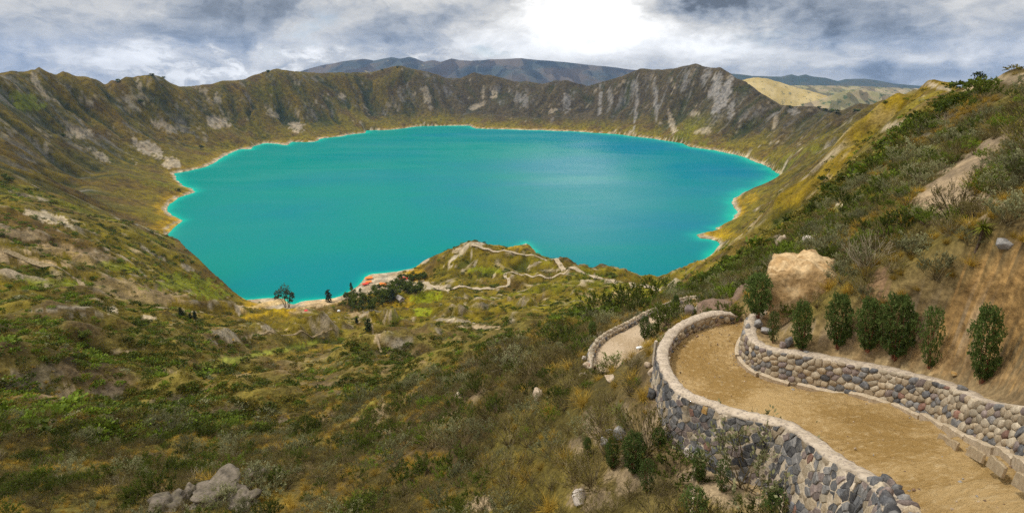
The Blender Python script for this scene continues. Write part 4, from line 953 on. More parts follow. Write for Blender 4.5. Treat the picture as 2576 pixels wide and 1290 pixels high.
# low kerb wall of the lower path
lw = tag(empty('low_stone_wall', tuple(LOW_L[30])), 'knee-high pale stone edging on the outer side of the lower path', 'wall', kind='thing')
LT = LOW_L.copy(); LT[:, 2] += .34; LT[:, :2] -= frames(LT)[2] * .1
wall_body('mortar_core', LT, [(-.20, -1.2), (-.18, -.1), (-.10, .0), (.0, .02), (.10, .0), (.16, -.08), (.17, -.5)], [M_MORT, M_CAP], (1, 5), lw, .04, 420)
face_stones(lw, LT, -1, .15, .05, .6, .26, 1.2, .02, .07, W_IN, 14, 90, rnd=1, batter=.05)
face_stones(lw, LT, 1, .13, .04, .36, .24, 1.3, .02, .06, W_IN, 15, 60, rnd=1, batter=.05)
LWST = [rock_mesh('capstone', 80 + k, STONE_M[5 if k % 2 else 4], 1, .15) for k in range(5)]
sL, tL, nL = frames(LT)
for k in range(58):
    p = np.array([np.interp(k * sL[-1] / 58, sL, LT[:, c_]) for c_ in range(3)])
    link('capstone', LWST[k % 5], lw, p + (0, 0, .03), (rgc.random() * .4, rgc.random() * .4, rgc.random() * 6), (.17, .17, .10 + .05 * rgc.random()))
for o in lw.children: under(o)
print('walls done', time.time() - T0)

# ------------------------------------------------------------------ rocks, bluff, outcrops
M_ROCKW = mat_noise('pale_boulder', (.42, .36, .30), (.56, .49, .42), 3, bump=.4, c3=(.25, .21, .18), s3=7)
M_ROCKG = mat_noise('grey_boulder', (.20, .19, .18), (.33, .31, .29), 3, bump=.5, c3=(.12, .11, .10), s3=6)
M_ROCKT = mat_noise('tan_boulder', (.36, .27, .18), (.46, .37, .27), 3, bump=.5, c3=(.24, .18, .12), s3=6)
M_ROCKB = mat_noise('brown_rock', (.13, .085, .055), (.22, .145, .10), 2.5, bump=.6, dist=.05, c3=(.09, .06, .04), s3=5)
M_CRAG = mat_noise('crag_rock', (.085, .07, .05), (.18, .148, .112), .9, bump=.8, dist=.15, c3=(.13, .11, .07), s3=2.2, t3=.52)
M_BLUFF = mat_noise('sandy_bluff', (.40, .255, .115), (.52, .375, .205), 1.4, bump=.8, dist=.08, c3=(.28, .175, .075), s3=2.6, t3=.56)
def boulder(px, py, wpx, hpx, mat, label, cat='boulder', seed=1, sub=3, amp=.2, sink=.25, rz=0.0, depth=1.0, name='boulder', tilt=0.0, group=None, at=None, lift=0.0):
    p = hit(px, py) if at is None else np.array(at); t = p[1] * math.cos(R(PITCH)) - p[2] * math.sin(R(PITCH))
    w = wpx / 1288 * t / 2; h = hpx / 1288 * t / 2
    o = link(name, rock_mesh(name, seed, mat, sub, amp), None, (p[0], p[1], p[2] + h * (1 - sink) + lift), (0, tilt, rz), (w * 1.18, w * depth * 1.18, h * 1.2))
    return tag(o, label, cat, group)
boulder(1456, 1262, 40, 36, M_ROCKW, 'round white boulder lying on bare soil below the wall', seed=3)
boulder(1735, 1148, 34, 28, M_ROCKW, 'pale pink boulder beside a small bush at the foot of the outer wall', seed=4)
boulder(1717, 1124, 22, 26, M_ROCKG, 'small dark grey boulder leaning at the foot of the outer wall', seed=5)
boulder(1866, 1212, 22, 22, M_ROCKG, 'rounded grey stone on the soil just below the outer wall', 'stone', 6, name='stone')
boulder(1822, 1230, 40, 14, M_ROCKT, 'long thin tan stone lying on the soil below the outer wall', 'stone', 7, tilt=-.5, name='stone', depth=.4)
for k, (x, y, w, h, m, lb) in enumerate(((1640, 944, 26, 26, M_ROCKT, 'tan rounded boulder on top of the rock pile at the wall corner'), (1645, 964, 22, 24, STONE_M[0], 'dark slate boulder in the middle of the rock pile at the wall corner'),
        (1655, 980, 26, 26, M_ROCKT, 'blocky tan boulder low in the rock pile at the wall corner'), (1640, 997, 28, 26, STONE_M[0], 'dark angular boulder at the bottom of the rock pile at the wall corner'), (1628, 925, 18, 18, M_ROCKT, 'small tan stone above the rock pile at the wall corner'))):
    boulder(x, y, w, h, m, lb, seed=20 + k)
boulder(1558, 1102, 30, 34, M_ROCKG, 'grey upright boulder between the small columnar bushes below the path', seed=30)
boulder(1520, 1120, 22, 26, M_ROCKG, 'grey boulder half hidden by columnar bushes below the path', seed=31)
boulder(1535, 1088, 20, 16, M_ROCKG, 'small grey stone uphill of the upright boulder', 'stone', 32, name='stone')
boulder(2521, 622, 44, 32, M_ROCKG, 'grey boulder in the grass at the far right above the cut bank', seed=33)
boulder(1352, 1000, 34, 30, M_ROCKT, 'pale tan rock showing among grey shrubs on the slope', 'rock', 34, name='rock')
boulder(1155, 1000, 24, 14, M_ROCKT, 'small pale rock among shrubs in the middle of the slope', 'rock', 35, name='rock')
boulder(1535, 955, 30, 18, M_ROCKT, 'flat tan rock on the bank between the two paths', 'rock', 36, name='rock')
boulder(1560, 915, 24, 16, M_ROCKT, 'low tan stone at the inner edge of the lower path', 'stone', 37, name='stone')
boulder(2036, 612, 40, 20, M_ROCKW, 'flat white rock above the sandy bluff', 'rock', 38, name='rock')
boulder(1962, 625, 26, 46, M_ROCKT, 'pale pointed rock spire on the slope left of the white rock', 'rock', 39, name='rock')
boulder(1906, 822, 24, 22, M_ROCKG, 'grey stone on the tip of the retaining wall beside the red trunk', 'stone', 40, name='stone')
boulder(1925, 838, 30, 16, M_ROCKG, 'flat blue-grey stone beside the tip of the retaining wall', 'stone', 41, name='stone', depth=.7)
boulder(1980, 872, 22, 34, STONE_M[1], 'upright dark stone beside the second columnar tree', 'stone', 42, name='stone')
boulder(1968, 876, 20, 22, STONE_M[6], 'mauve stone leaning on the upright dark stone', 'stone', 43, name='stone')
boulder(2028, 894, 24, 18, STONE_M[1], 'grey stone on the terrace edge above the retaining wall', 'stone', 44, name='stone')
boulder(2400, 945, 20, 14, STONE_M[8], 'ochre stone on the bare terrace right of the sparse tree', 'stone', 45, name='stone')
boulder(1598, 826, 30, 18, M_ROCKW, 'pale stones at the outer edge of the lower path, topmost', 'stone', 46, name='stone')
boulder(1480, 925, 26, 20, M_ROCKT, 'tan boulder outside the bend of the lower path', seed=47)
boulder(1466, 948, 22, 18, M_ROCKT, 'smaller tan boulder outside the bend of the lower path', seed=48)
boulder(1500, 880, 14, 14, M_ROCKW, 'pale boulder on the outside of the low stone edging', seed=49, at=hit(1470, 905))
# big brown rocks behind the bend
o = boulder(1800, 800, 120, 70, M_ROCKB, 'broad dark brown rock shoulder behind the end of the outer wall', 'rock', 50, 4, .25, .3, name='rock_outcrop', at=P3(1812, 802, 'd', 24.5), rz=.3)
o = boulder(1850, 790, 90, 90, M_ROCKB, 'taller brown rock face rising beside the red-trunked tree', 'rock', 51, 4, .25, .3, name='rock_outcrop', at=P3(1858, 800, 'd', 25.5))
o = boulder(1770, 790, 46, 46, M_ROCKT, 'lichened tan boulder at the foot of the broad brown rock', 'boulder', 52, 3, at=P3(1765, 792, 'd', 26))
o = boulder(1745, 795, 34, 26, STONE_M[6], 'small mauve boulder beside the lower path under the brown rock', 'boulder', 53, 3, at=P3(1735, 790, 'd', 27))
# sandy bluff
def bluff():
    bm = bmesh.new(); bmesh.ops.create_icosphere(bm, subdivisions=5, radius=1.0)
    from mathutils import noise as mn
    for v in bm.verts:
        p = v.co.copy(); k = 14.0
        d = (abs(p.x) ** k + abs(p.y) ** k + abs(p.z) ** k) ** (1 / k); p /= d           # rounded block
        w = 1.0 - .09 * p.z; p.x *= w; p.y *= w
        if p.z > 0: p.z -= .38 * max(0, p.x - .25) * p.z               # top falls to the right
        q = Vector((p.x * 1.2, p.y * 1.2, p.z * 1.9))
        p *= 1 + .10 * mn.fractal(q * 1.1 + Vector((3, 9, 1)), 1.0, 2.0, 5) + .11 * (1 - abs(mn.noise(Vector((q.x * 3.2, q.y * 3.2, q.z * .7))))) + .05 * mn.fractal(q * 4.0, 1.0, 2.0, 3) - .07
        v.co = p
    me = bpy.data.meshes.new('sandy_bluff'); bm.to_mesh(me); bm.free(); me.materials.append(M_BLUFF)
    for p in me.polygons: p.use_smooth = True
    q = P3(2012, 868, 'd', 19.6)
    return tag(link('sandy_bluff', me, None, (q[0] + .35, q[1] + .7, q[2] + 1.1), (0, -.24, R(-30)), (1.2, 1.3, 2.05)), 'tall block of eroded sandy earth standing above the bend of the path', 'bluff')
bluff()
# crags in the lower left
for k, (x, y, w, h, lb) in enumerate(((545, 1262, 120, 66, 'broad grey crag jutting from the scrub at the bottom left'), (480, 1256, 50, 44, 'rounded grey crag just left of the broad crag'), (425, 1275, 70, 40, 'low pale crag left of the rounded crag at the bottom left'),
        (620, 1268, 60, 46, 'pinkish crag at the right end of the broad crag'), (650, 1205, 46, 40, 'tilted crag with grass on it above the broad crag'))):
    boulder(x, y, w * 1.15, h, M_CRAG, lb, 'crag', 70 + k, 4, .85, .45, name='crag')
print('rocks', time.time() - T0)

def grit():
    """loose pebbles on the paths and along the foot of the walls"""
    rg = np.random.default_rng(77); ico = np.array([(0, 0, 1), (.9, 0, -.2), (-.45, .78, -.2), (-.45, -.78, -.2), (.3, .5, .55), (-.6, .1, .5)], float); fc = np.array([(0, 1, 4), (0, 4, 5), (0, 5, 3), (0, 3, 1), (1, 2, 4), (4, 2, 5), (5, 2, 3), (1, 3, 2)])
    V, F, M, k = [], [], [], 0
    for A, B, n in ((pa, pb, 1500), (LOW_L, LOW_R, 260)):
        i = rg.integers(0, len(A), n); u = np.where(rg.random(n) < .55, rg.random(n), np.where(rg.random(n) < .5, .05 + .08 * rg.random(n), .90 + .08 * rg.random(n)))
        P_ = A[i] * (1 - u[:, None]) + B[i] * u[:, None]; P_[:, :2] += rg.normal(0, .05, (n, 2))
        for p in P_:
            s = .014 * rg.lognormal(0, .55); a = rg.random() * 6.28; c_, s_ = math.cos(a), math.sin(a)
            v = ico * (1 + .3 * rg.normal(size=ico.shape)) * s; v = np.stack([v[:, 0] * c_ - v[:, 1] * s_, v[:, 0] * s_ + v[:, 1] * c_, v[:, 2] * .8], -1)
            V.append(v + p + (0, 0, .03)); F.append(fc + k); M += [int(rg.integers(0, 4))] * 8; k += 6
    tag(link('gravel', mesh_np('gravel', np.vstack(V), np.vstack(F), [M_ROCKB, M_ROCKT, M_ROCKG, M_ROCKB], mi=M, smooth=False)), 'loose gravel scattered over the footpaths', 'gravel', kind='stuff')
grit()
# ------------------------------------------------------------------ foliage building blocks
def leaf_mat(name, c1, c2, vary=.35, trans=.25, hue=.0):
    m = bpy.data.materials.new(name); m.use_nodes = True; g = NT(m.node_tree); b = g.n['Principled BSDF']; out = g.n['Material Output']
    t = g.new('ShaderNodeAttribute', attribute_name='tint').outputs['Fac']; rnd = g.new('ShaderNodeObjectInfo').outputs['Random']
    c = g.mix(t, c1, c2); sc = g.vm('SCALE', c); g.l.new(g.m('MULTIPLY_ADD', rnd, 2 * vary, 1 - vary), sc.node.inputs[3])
    g.l.new(sc, b.inputs['Base Color']); b.inputs['Roughness'].default_value = .75; b.inputs['Specular IOR Level'].default_value = .2
    if trans:
        tr = g.new('ShaderNodeBsdfTranslucent'); g.l.new(sc, tr.inputs[0]); mx = g.new('ShaderNodeMixShader'); mx.inputs[0].default_value = trans
        g.l.new(b.outputs[0], mx.inputs[1]); g.l.new(tr.outputs[0], mx.inputs[2]); g.l.new(mx.outputs[0], out.inputs[0])
    return m
LM = dict(
    silver=leaf_mat('leaf_silver', (.115, .125, .045), (.32, .31, .16)), dark=leaf_mat('leaf_dark', (.035, .055, .006), (.115, .14, .016)), green=leaf_mat('leaf_green', (.07, .12, .008), (.20, .26, .022)),
    olive=leaf_mat('leaf_olive', (.085, .076, .010), (.215, .180, .028)), straw=leaf_mat('blade_straw', (.19, .125, .014), (.50, .33, .055)), blade=leaf_mat('blade_green', (.07, .10, .015), (.20, .22, .05)),
    column=leaf_mat('leaf_column', (.034, .066, .012), (.14, .195, .048), .2), lime=leaf_mat('leaf_lime', (.13, .16, .01), (.33, .34, .04)), dry=leaf_mat('twig_dry', (.10, .078, .034), (.21, .165, .085), trans=0),
    bark=mat_noise('bark', (.085, .055, .035), (.15, .105, .07), 9, vary=.2), red=mat_noise('bark_red', (.16, .055, .03), (.26, .11, .06), 12, vary=.15), pale=leaf_mat('twig_pale', (.20, .16, .10), (.36, .30, .21), trans=0))
def nrmz(v): return v / (np.linalg.norm(v, axis=-1, keepdims=True) + 1e-9)
class Foli:
    """collects leaf quads, blades and twigs with a per-piece tint"""
    def __init__(s, seed): s.V = []; s.F = []; s.T = []; s.M = []; s.k = 0; s.r = np.random.default_rng(seed)
    def _put(s, V, F, tint, mi):
        n = len(tint); s.V.append(V.reshape(-1, 3)); s.F.append((F + s.k).reshape(-1, 4)); s.k += V.reshape(-1, 3).shape[0]
        s.T.append(np.repeat(tint, V.shape[1])); s.M.append(np.full(F.reshape(-1, 4).shape[0], mi))
    def leaves(s, Cn, D, L, W, mi, tint=None):
        n = len(Cn); D = nrmz(D); side = nrmz(np.cross(D, s.r.normal(size=(n, 3)))); up = np.cross(side, D)
        L = np.broadcast_to(L, (n,))[:, None]; W = np.broadcast_to(W, (n,))[:, None]
        V = np.stack([Cn, Cn + D * L * .5 + side * W + up * L * .06, Cn + D * L, Cn + D * L * .5 - side * W + up * L * .06], 1)
        s._put(V, np.arange(n)[:, None] * 4 + np.arange(4)[None], s.r.random(n) if tint is None else tint, mi)
    def blades(s, Cn, D, L, W, droop, mi, seg=3, tint=None):
        n = len(Cn); D = nrmz(D); side = nrmz(np.cross(D, np.array([0, 0, 1.0]) + .3 * s.r.normal(size=(n, 3)))); L = np.broadcast_to(L, (n,)); droop = np.broadcast_to(droop, (n,))
        rows = []
        for q in range(seg + 1):
            u = q / seg; p = Cn + D * (L * u)[:, None]; p = p + np.array([0, 0, -1.0]) * (droop * L * u * u)[:, None]; w = W * (1 - u) ** .7 + W * .08
            rows += [p - side * w, p + side * w]
        V = np.stack(rows, 1); F = np.array([[2 * q, 2 * q + 1, 2 * q + 3, 2 * q + 2] for q in range(seg)])
        s._put(V, np.arange(n)[:, None, None] * (2 * seg + 2) + F[None], s.r.random(n) if tint is None else tint, mi)
    def twigs(s, A, B, W, mi):
        n = len(A); d = nrmz(B - A); e1 = nrmz(np.cross(d, s.r.normal(size=(n, 3)))); W = np.broadcast_to(W, (n,))[:, None]
        V = np.stack([A - e1 * W, A + e1 * W, B + e1 * W * .5, B - e1 * W * .5], 1)
        s._put(V, np.arange(n)[:, None] * 4 + np.arange(4)[None], s.r.random(n), mi)
    def mesh(s, name, mats):
        me = mesh_np(name, np.vstack(s.V), np.vstack(s.F), mats, mi=np.concatenate(s.M))
        a = me.attributes.new('tint', 'FLOAT', 'POINT'); a.data.foreach_set('value', np.concatenate(s.T).astype(np.float32)); return me
def rdir(r, n, zlo=-.2, zhi=1.0):
    z = r.uniform(zlo, zhi, n); a = r.uniform(0, 2 * np.pi, n); q = np.sqrt(np.maximum(0, 1 - z * z)); return np.stack([q * np.cos(a), q * np.sin(a), z], -1)

def shrub_mesh(name, seed, leafm, twigm, stems=34, per=34, ll=.055, lw=.014, spread=.95, twig=.006, upright=.5, dense=1.0):
    f = Foli(seed); r = f.r
    d = rdir(r, stems, .15, 1.0); d[:, :2] *= spread; d = nrmz(d + np.array([0, 0, upright * .5])); L = r.uniform(.6, 1.05, stems)
    base = np.concatenate([r.normal(0, .07, (stems, 2)), np.full((stems, 1), -.12)], 1); tip = base + d * L[:, None] + np.array([0, 0, .12]); mid = (base + tip) / 2 + r.normal(0, .05, (stems, 3))
    f.twigs(base, mid, twig * 1.8, 1); f.twigs(mid, tip, twig, 1)
    # side twigs
    k = 3; si = np.repeat(np.arange(stems), k); u = r.uniform(.3, .85, len(si))[:, None]; a = mid[si] * (1 - u) + tip[si] * u; b_ = a + nrmz(rdir(r, len(si), .0, 1) + d[si]) * r.uniform(.14, .34, (len(si), 1))
    f.twigs(a, b_, twig * .7, 1)
    A = np.vstack([mid, a]); B = np.vstack([tip, b_]); n = int(per * stems * dense); j = r.integers(0, len(A), n); u = r.uniform(.15, 1.02, n)[:, None]
    c = A[j] * (1 - u) + B[j] * u + r.normal(0, .018, (n, 3)); dr = nrmz(B[j] - A[j]) * .8 + rdir(r, n, -.3, 1) * .8
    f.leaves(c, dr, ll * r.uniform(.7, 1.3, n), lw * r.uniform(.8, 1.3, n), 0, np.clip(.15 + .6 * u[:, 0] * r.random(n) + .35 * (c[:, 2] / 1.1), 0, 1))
    return f.mesh(name, [leafm, twigm])
def tussock_mesh(name, seed, mat, n=230, L=.75, w=.006, droop=.35, spread=.55):
    f = Foli(seed); r = f.r; d = rdir(r, n, .35, 1.0); d[:, :2] *= spread * 1.4; c = np.concatenate([r.normal(0, .09, (n, 2)), np.full((n, 1), -.06)], 1)
    f.blades(c, d, L * r.uniform(.5, 1.15, n), w, droop * r.uniform(.3, 1.4, n), 0, 3); return f.mesh(name, [mat])
def blob_mesh(name, seed, mat, n=70, ll=.42, flat=.62, w=.16):
    """bush for the middle distance"""
    f = Foli(seed); r = f.r; p = rdir(r, n, -.15, 1.0) * r.uniform(.55, 1.0, (n, 1)) * (1 + .3 * r.normal(size=(n, 1)) * .5); p[:, 2] *= flat
    f.leaves(p * .8, nrmz(p) + rdir(r, n, -.5, 1) * .8, ll * r.uniform(.6, 1.2, n), w * r.uniform(.7, 1.3, n), 0, np.clip(.55 * (p[:, 2] / flat) + .45 * r.random(n), 0, 1)); return f.mesh(name, [mat])

VAR = {
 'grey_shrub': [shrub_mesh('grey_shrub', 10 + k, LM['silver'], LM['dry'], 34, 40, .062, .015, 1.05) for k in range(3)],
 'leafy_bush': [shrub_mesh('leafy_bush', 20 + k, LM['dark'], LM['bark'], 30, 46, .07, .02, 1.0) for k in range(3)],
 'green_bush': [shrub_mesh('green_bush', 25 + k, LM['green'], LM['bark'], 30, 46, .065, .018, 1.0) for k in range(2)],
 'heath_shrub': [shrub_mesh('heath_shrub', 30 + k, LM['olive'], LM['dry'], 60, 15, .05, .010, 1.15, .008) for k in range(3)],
 'twiggy_shrub': [shrub_mesh('twiggy_shrub', 35 + k, LM['dry'], LM['pale'], 46, 8, .06, .006, 1.1, .007) for k in range(2)],
 'tussock_grass': [tussock_mesh('tussock_grass', 40 + k, LM['straw']) for k in range(3)],
 'grass_clump': [tussock_mesh('grass_clump', 45 + k, LM['blade'], 150, .5, .007, .5, .8) for k in range(2)],
}
FAR = {
 'grey_shrub': [blob_mesh('far_grey_shrub', 50 + k, LM['silver'], 110, .26, .7, .085) for k in range(2)], 'leafy_bush': [blob_mesh('far_bush', 55 + k, LM['dark'], 110, .3, .72, .11) for k in range(3)],
 'heath_shrub': [blob_mesh('far_heath', 60 + k, LM['olive'], 110, .28, .6, .085) for k in range(3)], 'green_bush': [blob_mesh('far_green', 65 + k, LM['green'], 110, .3, .65, .11) for k in range(2)],
 'tussock_grass': [tussock_mesh('far_tussock', 70 + k, LM['straw'], 46, .8, .030, .3, .6) for k in range(2)],
}
FAR['twiggy_shrub'] = FAR['heath_shrub']; FAR['grass_clump'] = FAR['green_bush']

# ------------------------------------------------------------------ scattered plants
def gn_scatter(name, label, cat, P, yaw, scl, idx, meshes, kind='stuff'):
    pool = bpy.data.collections.new(name + '_pool')
    for m in meshes:
        o = bpy.data.objects.new('pool_' + m.name, m); pool.objects.link(o)
    me = bpy.data.meshes.new(name); me.vertices.add(len(P)); me.vertices.foreach_set('co', np.asarray(P, np.float32).ravel())
    a = me.attributes.new('yaw', 'FLOAT_VECTOR', 'POINT'); a.data.foreach_set('vector', np.asarray(yaw, np.float32).ravel())
    a = me.attributes.new('scl', 'FLOAT_VECTOR', 'POINT'); a.data.foreach_set('vector', np.asarray(scl, np.float32).ravel())
    a = me.attributes.new('idx', 'INT', 'POINT'); a.data.foreach_set('value', np.asarray(idx, np.int32))
    ng = bpy.data.node_groups.new(name, 'GeometryNodeTree'); ng.interface.new_socket('Geometry', in_out='INPUT', socket_type='NodeSocketGeometry'); ng.interface.new_socket('Geometry', in_out='OUTPUT', socket_type='NodeSocketGeometry')
    n = ng.nodes; l = ng.links; gi = n.new('NodeGroupInput'); go = n.new('NodeGroupOutput'); ip = n.new('GeometryNodeInstanceOnPoints'); ci = n.new('GeometryNodeCollectionInfo')
    ci.inputs['Collection'].default_value = pool; ci.inputs['Separate Children'].default_value = True; ci.inputs['Reset Children'].default_value = True
    def na(nm, ty):
        x = n.new('GeometryNodeInputNamedAttribute'); x.data_type = ty; x.inputs['Name'].default_value = nm; return x.outputs['Attribute']
    l.new(gi.outputs[0], ip.inputs['Points']); l.new(ci.outputs[0], ip.inputs['Instance']); ip.inputs['Pick Instance'].default_value = True
    l.new(na('idx', 'INT'), ip.inputs['Instance Index']); l.new(na('yaw', 'FLOAT_VECTOR'), ip.inputs['Rotation']); l.new(na('scl', 'FLOAT_VECTOR'), ip.inputs['Scale']); l.new(ip.outputs[0], go.inputs[0])
    o = link(name, me); md = o.modifiers.new('scatter', 'NODES'); md.node_group = ng
    return tag(o, label, cat, kind=kind)

VIS = TGRID >= TMAX - .004
def look(grid, x, y):
    i = np.clip(np.round(np.interp(np.log(np.hypot(x, y)), LR, np.arange(NR))).astype(int), 0, NR - 1); j = np.clip(np.round((x / np.maximum(y, 1e-3) - TAZ[0]) / (TAZ[1] - TAZ[0])).astype(int), 0, NAZ - 1); return grid[i, j]
def project(P):
    P = np.asarray(P, float); cp, sp = math.cos(R(PITCH)), math.sin(R(PITCH)); f = P[..., 1] * cp - P[..., 2] * sp; u = P[..., 1] * sp + P[..., 2] * cp
    return 1288 + 1288 * P[..., 0] / f, 645 - 1288 * u / f, f
KINDS = ['grey_shrub', 'leafy_bush', 'heath_shrub', 'twiggy_shrub', 'tussock_grass', 'grass_clump', 'green_bush']
def choose(x, y, rg, w, bias=1.3):
    """kind of plant from slowly varying fields, w: base weights"""
    n = len(x); sc = np.stack([np.log(wi + 1e-6) + 1.6 * fbm(x / (6 + 2 * k), y / (6 + 2 * k), 3, 500 + 7 * k) * (1.2 if k != 4 else 1.0) + .55 * rg.gumbel(size=n) for k, wi in enumerate(w)], -1)
    cc = np.clip(look(CONC, x * 1.0, y * 1.0), -.6, .6) if bias else 0
    if bias: sc += bias * 1.8 * cc[:, None] * np.array([.1, 1.0, .1, .2, -1.2, .6, .7])
    return sc.argmax(1)
def thin(P, rad):
    """drop points closer than rad to an earlier one"""
    keep = []; grid = {}
    for i in range(len(P)):
        x, y = P[i, 0], P[i, 1]; r_ = rad[i]; c = .9; gx_, gy_ = int(x // c), int(y // c); ok = True
        for a in (-1, 0, 1):
            for b in (-1, 0, 1):
                for j in grid.get((gx_ + a, gy_ + b), ()):
                    if (P[j, 0] - x) ** 2 + (P[j, 1] - y) ** 2 < (.5 * (rad[j] + r_)) ** 2: ok = False; break
                if not ok: break
            if not ok: break
        if ok: grid.setdefault((gx_, gy_), []).append(i); keep.append(i)
    return np.array(keep)
DENSE = 1 - np.clip(BARE * 1.3, 0, 1)
def near_plants():
    rg = np.random.default_rng(900); N = 60000
    r = np.sqrt(rg.uniform(9.0 ** 2, 80 ** 2, N)); tz = rg.uniform(-1.42, 1.36, N); az = np.arctan(tz); x, y = r * np.sin(az), r * np.cos(az); z = ground(x, y)
    px, py, f = project(np.stack([x, y, z], -1))
    ok = look(VIS, x, y) & ((py > 245) | (px < 2380)) & (px > -120) & (px < 2700) & (py < 1380) & (look(PATHM, x, y) < .5) & (rg.random(N) < look(DENSE, x, y) + .05) & (look(INM, x, y) < .25) & (look(OUTM, x, y) * 1.1 < rg.random(N) + .25)
    x, y, z, r = x[ok], y[ok], z[ok], r[ok]
    right = (x > 6.5) & (np.arctan2(x, y) > R(21))
    k = np.where(right, choose(x, y, rg, [.16, .18, .20, .04, .17, .14, .14]), choose(x, y, rg, [.15, .19, .32, .05, .20, .03, .07]))
    sz = np.array([1.15, 1.1, .85, 1.0, .78, .5, .95])[k] * rg.lognormal(0, .36, len(x)) * np.where(right, .78, 1.0) * (1 + .25 * sst(35, 70, r))
    # smaller plants close to bare ground
    sz *= .55 + .45 * look(DENSE, x, y)
    P = np.stack([x, y, z], -1); keep = thin(P, sz * np.where(k == 4, .75, .80)); return P[keep], k[keep], sz[keep], rg
NP, NK, NS, rgp = near_plants()
scr = NS / np.linalg.norm(NP, axis=1)
MARKS = [(545, 1255, 'broad grey crag at the bottom left'), (120, 1250, 'bottom left corner'), (60, 1080, 'left edge of the slope'), (420, 980, 'eroded spur at the lower left'), (780, 1120, 'hollow in the middle of the scrub slope'), (1000, 1240, 'bottom edge left of the earth gully'),
         (1000, 1010, 'head of the scrub slope'), (1210, 1250, 'bare earth gully at the bottom edge'), (1320, 1060, 'tall grey shrub in mid slope'), (1390, 1190, 'golden tussocks'), (1456, 1262, 'white boulder'), (1480, 1000, 'bank under the lower path'), (1300, 900, 'outer slope beyond the lower path'),
         (1500, 840, 'outer edge of the lower path'), (1680, 750, 'far end of the lower path'), (1600, 1080, 'dirt track under the wall corner'), (1680, 1200, 'columnar bushes below the outer wall'), (1900, 1270, 'foot of the outer wall'), (2010, 680, 'sandy bluff'), (2200, 690, 'bank above the columnar trees'),
         (2390, 470, 'bare earth scar on the hill'), (2250, 420, 'shoulder of the hill left of the scar'), (2500, 230, 'skyline at the right'), (2540, 420, 'right edge of the hill'), (2521, 612, 'grey boulder at the right'), (2455, 600, 'spiky rosette plant'), (2100, 560, 'pale rock ridge on the right slope'), (2350, 600, 'hillside thicket above the cut bank')]
def mark(p):
    x, y, f_ = project(p); return min(MARKS, key=lambda m: (m[0] - x) ** 2 + 1.6 * (m[1] - y) ** 2)[2]
WHAT = {'grey_shrub': ('silvery grey-green shrub', 'shrub'), 'leafy_bush': ('dark green leafy bush', 'bush'), 'heath_shrub': ('low olive-brown heath shrub', 'shrub'), 'twiggy_shrub': ('dry bare-twigged shrub', 'shrub'),
        'tussock_grass': ('straw-coloured tussock of long grass', 'tussock'), 'grass_clump': ('green clump of grass', 'grass'), 'green_bush': ('fresh green bush', 'bush')}
def plant(kind, p, size, yaw=None, tiltz=None, label=None, mesh=None, sz=None, group=None):
    v = VAR[kind]; o = link(kind, mesh or v[random.randrange(len(v))], None, tuple(p), (random.uniform(-.12, .12), random.uniform(-.12, .12), random.uniform(0, 6.28)), (size, size, size * (sz or random.uniform(.85, 1.15))))
    z = 'near the ' + mark(p); w, c = WHAT[kind]
    return tag(o, label or f'{w} {z}', c, group or (None if label else f'{w} group {z}'))
def hill_plants():
    """extra plants rooted on the steep hill above the path"""
    rg = np.random.default_rng(930); poly = np.array([(1975, 640), (2060, 590), (2200, 500), (2330, 420), (2600, 250), (2600, 600), (2500, 640), (2430, 690), (2380, 770), (2240, 770), (2150, 745), (2090, 700)], float)
    xs, ys = rg.uniform(1960, 2600, 5200), rg.uniform(270, 780, 5200); ok = poly_sd(xs, ys, poly) < 0; P = []
    for x, y in zip(xs[ok], ys[ok]):
        p = hit(x, y)
        if rg.random() < look(DENSE, p[0], p[1]): P.append(p)
    P = np.array(P); k = choose(P[:, 0], P[:, 1], rg, [.16, .18, .20, .04, .17, .14, .14]); sz = np.array([.62, .6, .5, .55, .5, .42, .55])[k] * rg.lognormal(0, .25, len(P))
    keep = thin(P * np.array([1, 1.0, 1]), sz * .62); return P[keep], k[keep], sz[keep]
HP, HK, HS = hill_plants()
NP, NK, NS = np.vstack([NP, HP]), np.concatenate([NK, HK]), np.concatenate([NS, HS]); scr = NS / np.linalg.norm(NP, axis=1)
rest = []
for ki, kind in enumerate(KINDS):
    ids = np.where(NK == ki)[0]; ids = ids[np.argsort(-scr[ids])]
    cap = {'grey_shrub': 290, 'leafy_bush': 285, 'heath_shrub': 290, 'twiggy_shrub': 250, 'tussock_grass': 280, 'grass_clump': 200, 'green_bush': 180}[kind]
    for i in ids[:cap]: plant(kind, NP[i], NS[i])
    rest += list(ids[cap:])
rest = np.array(rest)
print('near plants', len(NP), 'as stuff', len(rest), time.time() - T0)
pool = []; base = {}
for kind in KINDS: base[kind] = len(pool); pool += VAR[kind]
def stuff_from(name, label, cat, P, K, S, table, rg, squash=None):
    pool = []; base = []; cnt = []
    for kind in KINDS: base.append(len(pool)); cnt.append(len(table[kind])); pool += [m for m in table[kind]]
    # the collection is read in name order: name copies so the order is kept
    ms = []
    for q, m in enumerate(pool): c = m.copy(); c.name = f'{name}_{q:02d}'; ms.append(c)
    base, cnt = np.array(base), np.array(cnt); idx = base[K] + (rg.random(len(K)) * cnt[K]).astype(int)
    yaw = np.stack([rg.uniform(-.15, .15, len(K)), rg.uniform(-.15, .15, len(K)), rg.uniform(0, 6.28, len(K))], -1)
    h = S * rg.uniform(.8, 1.2, len(K)) * (1 if squash is None else squash)
    return gn_scatter(name, label, cat, P, yaw, np.stack([S, S, h], -1), idx, ms)
stuff_from('shrubbery', 'mixed low scrub carpeting the near slopes', 'scrub', NP[rest], NK[rest], NS[rest], VAR, rgp)
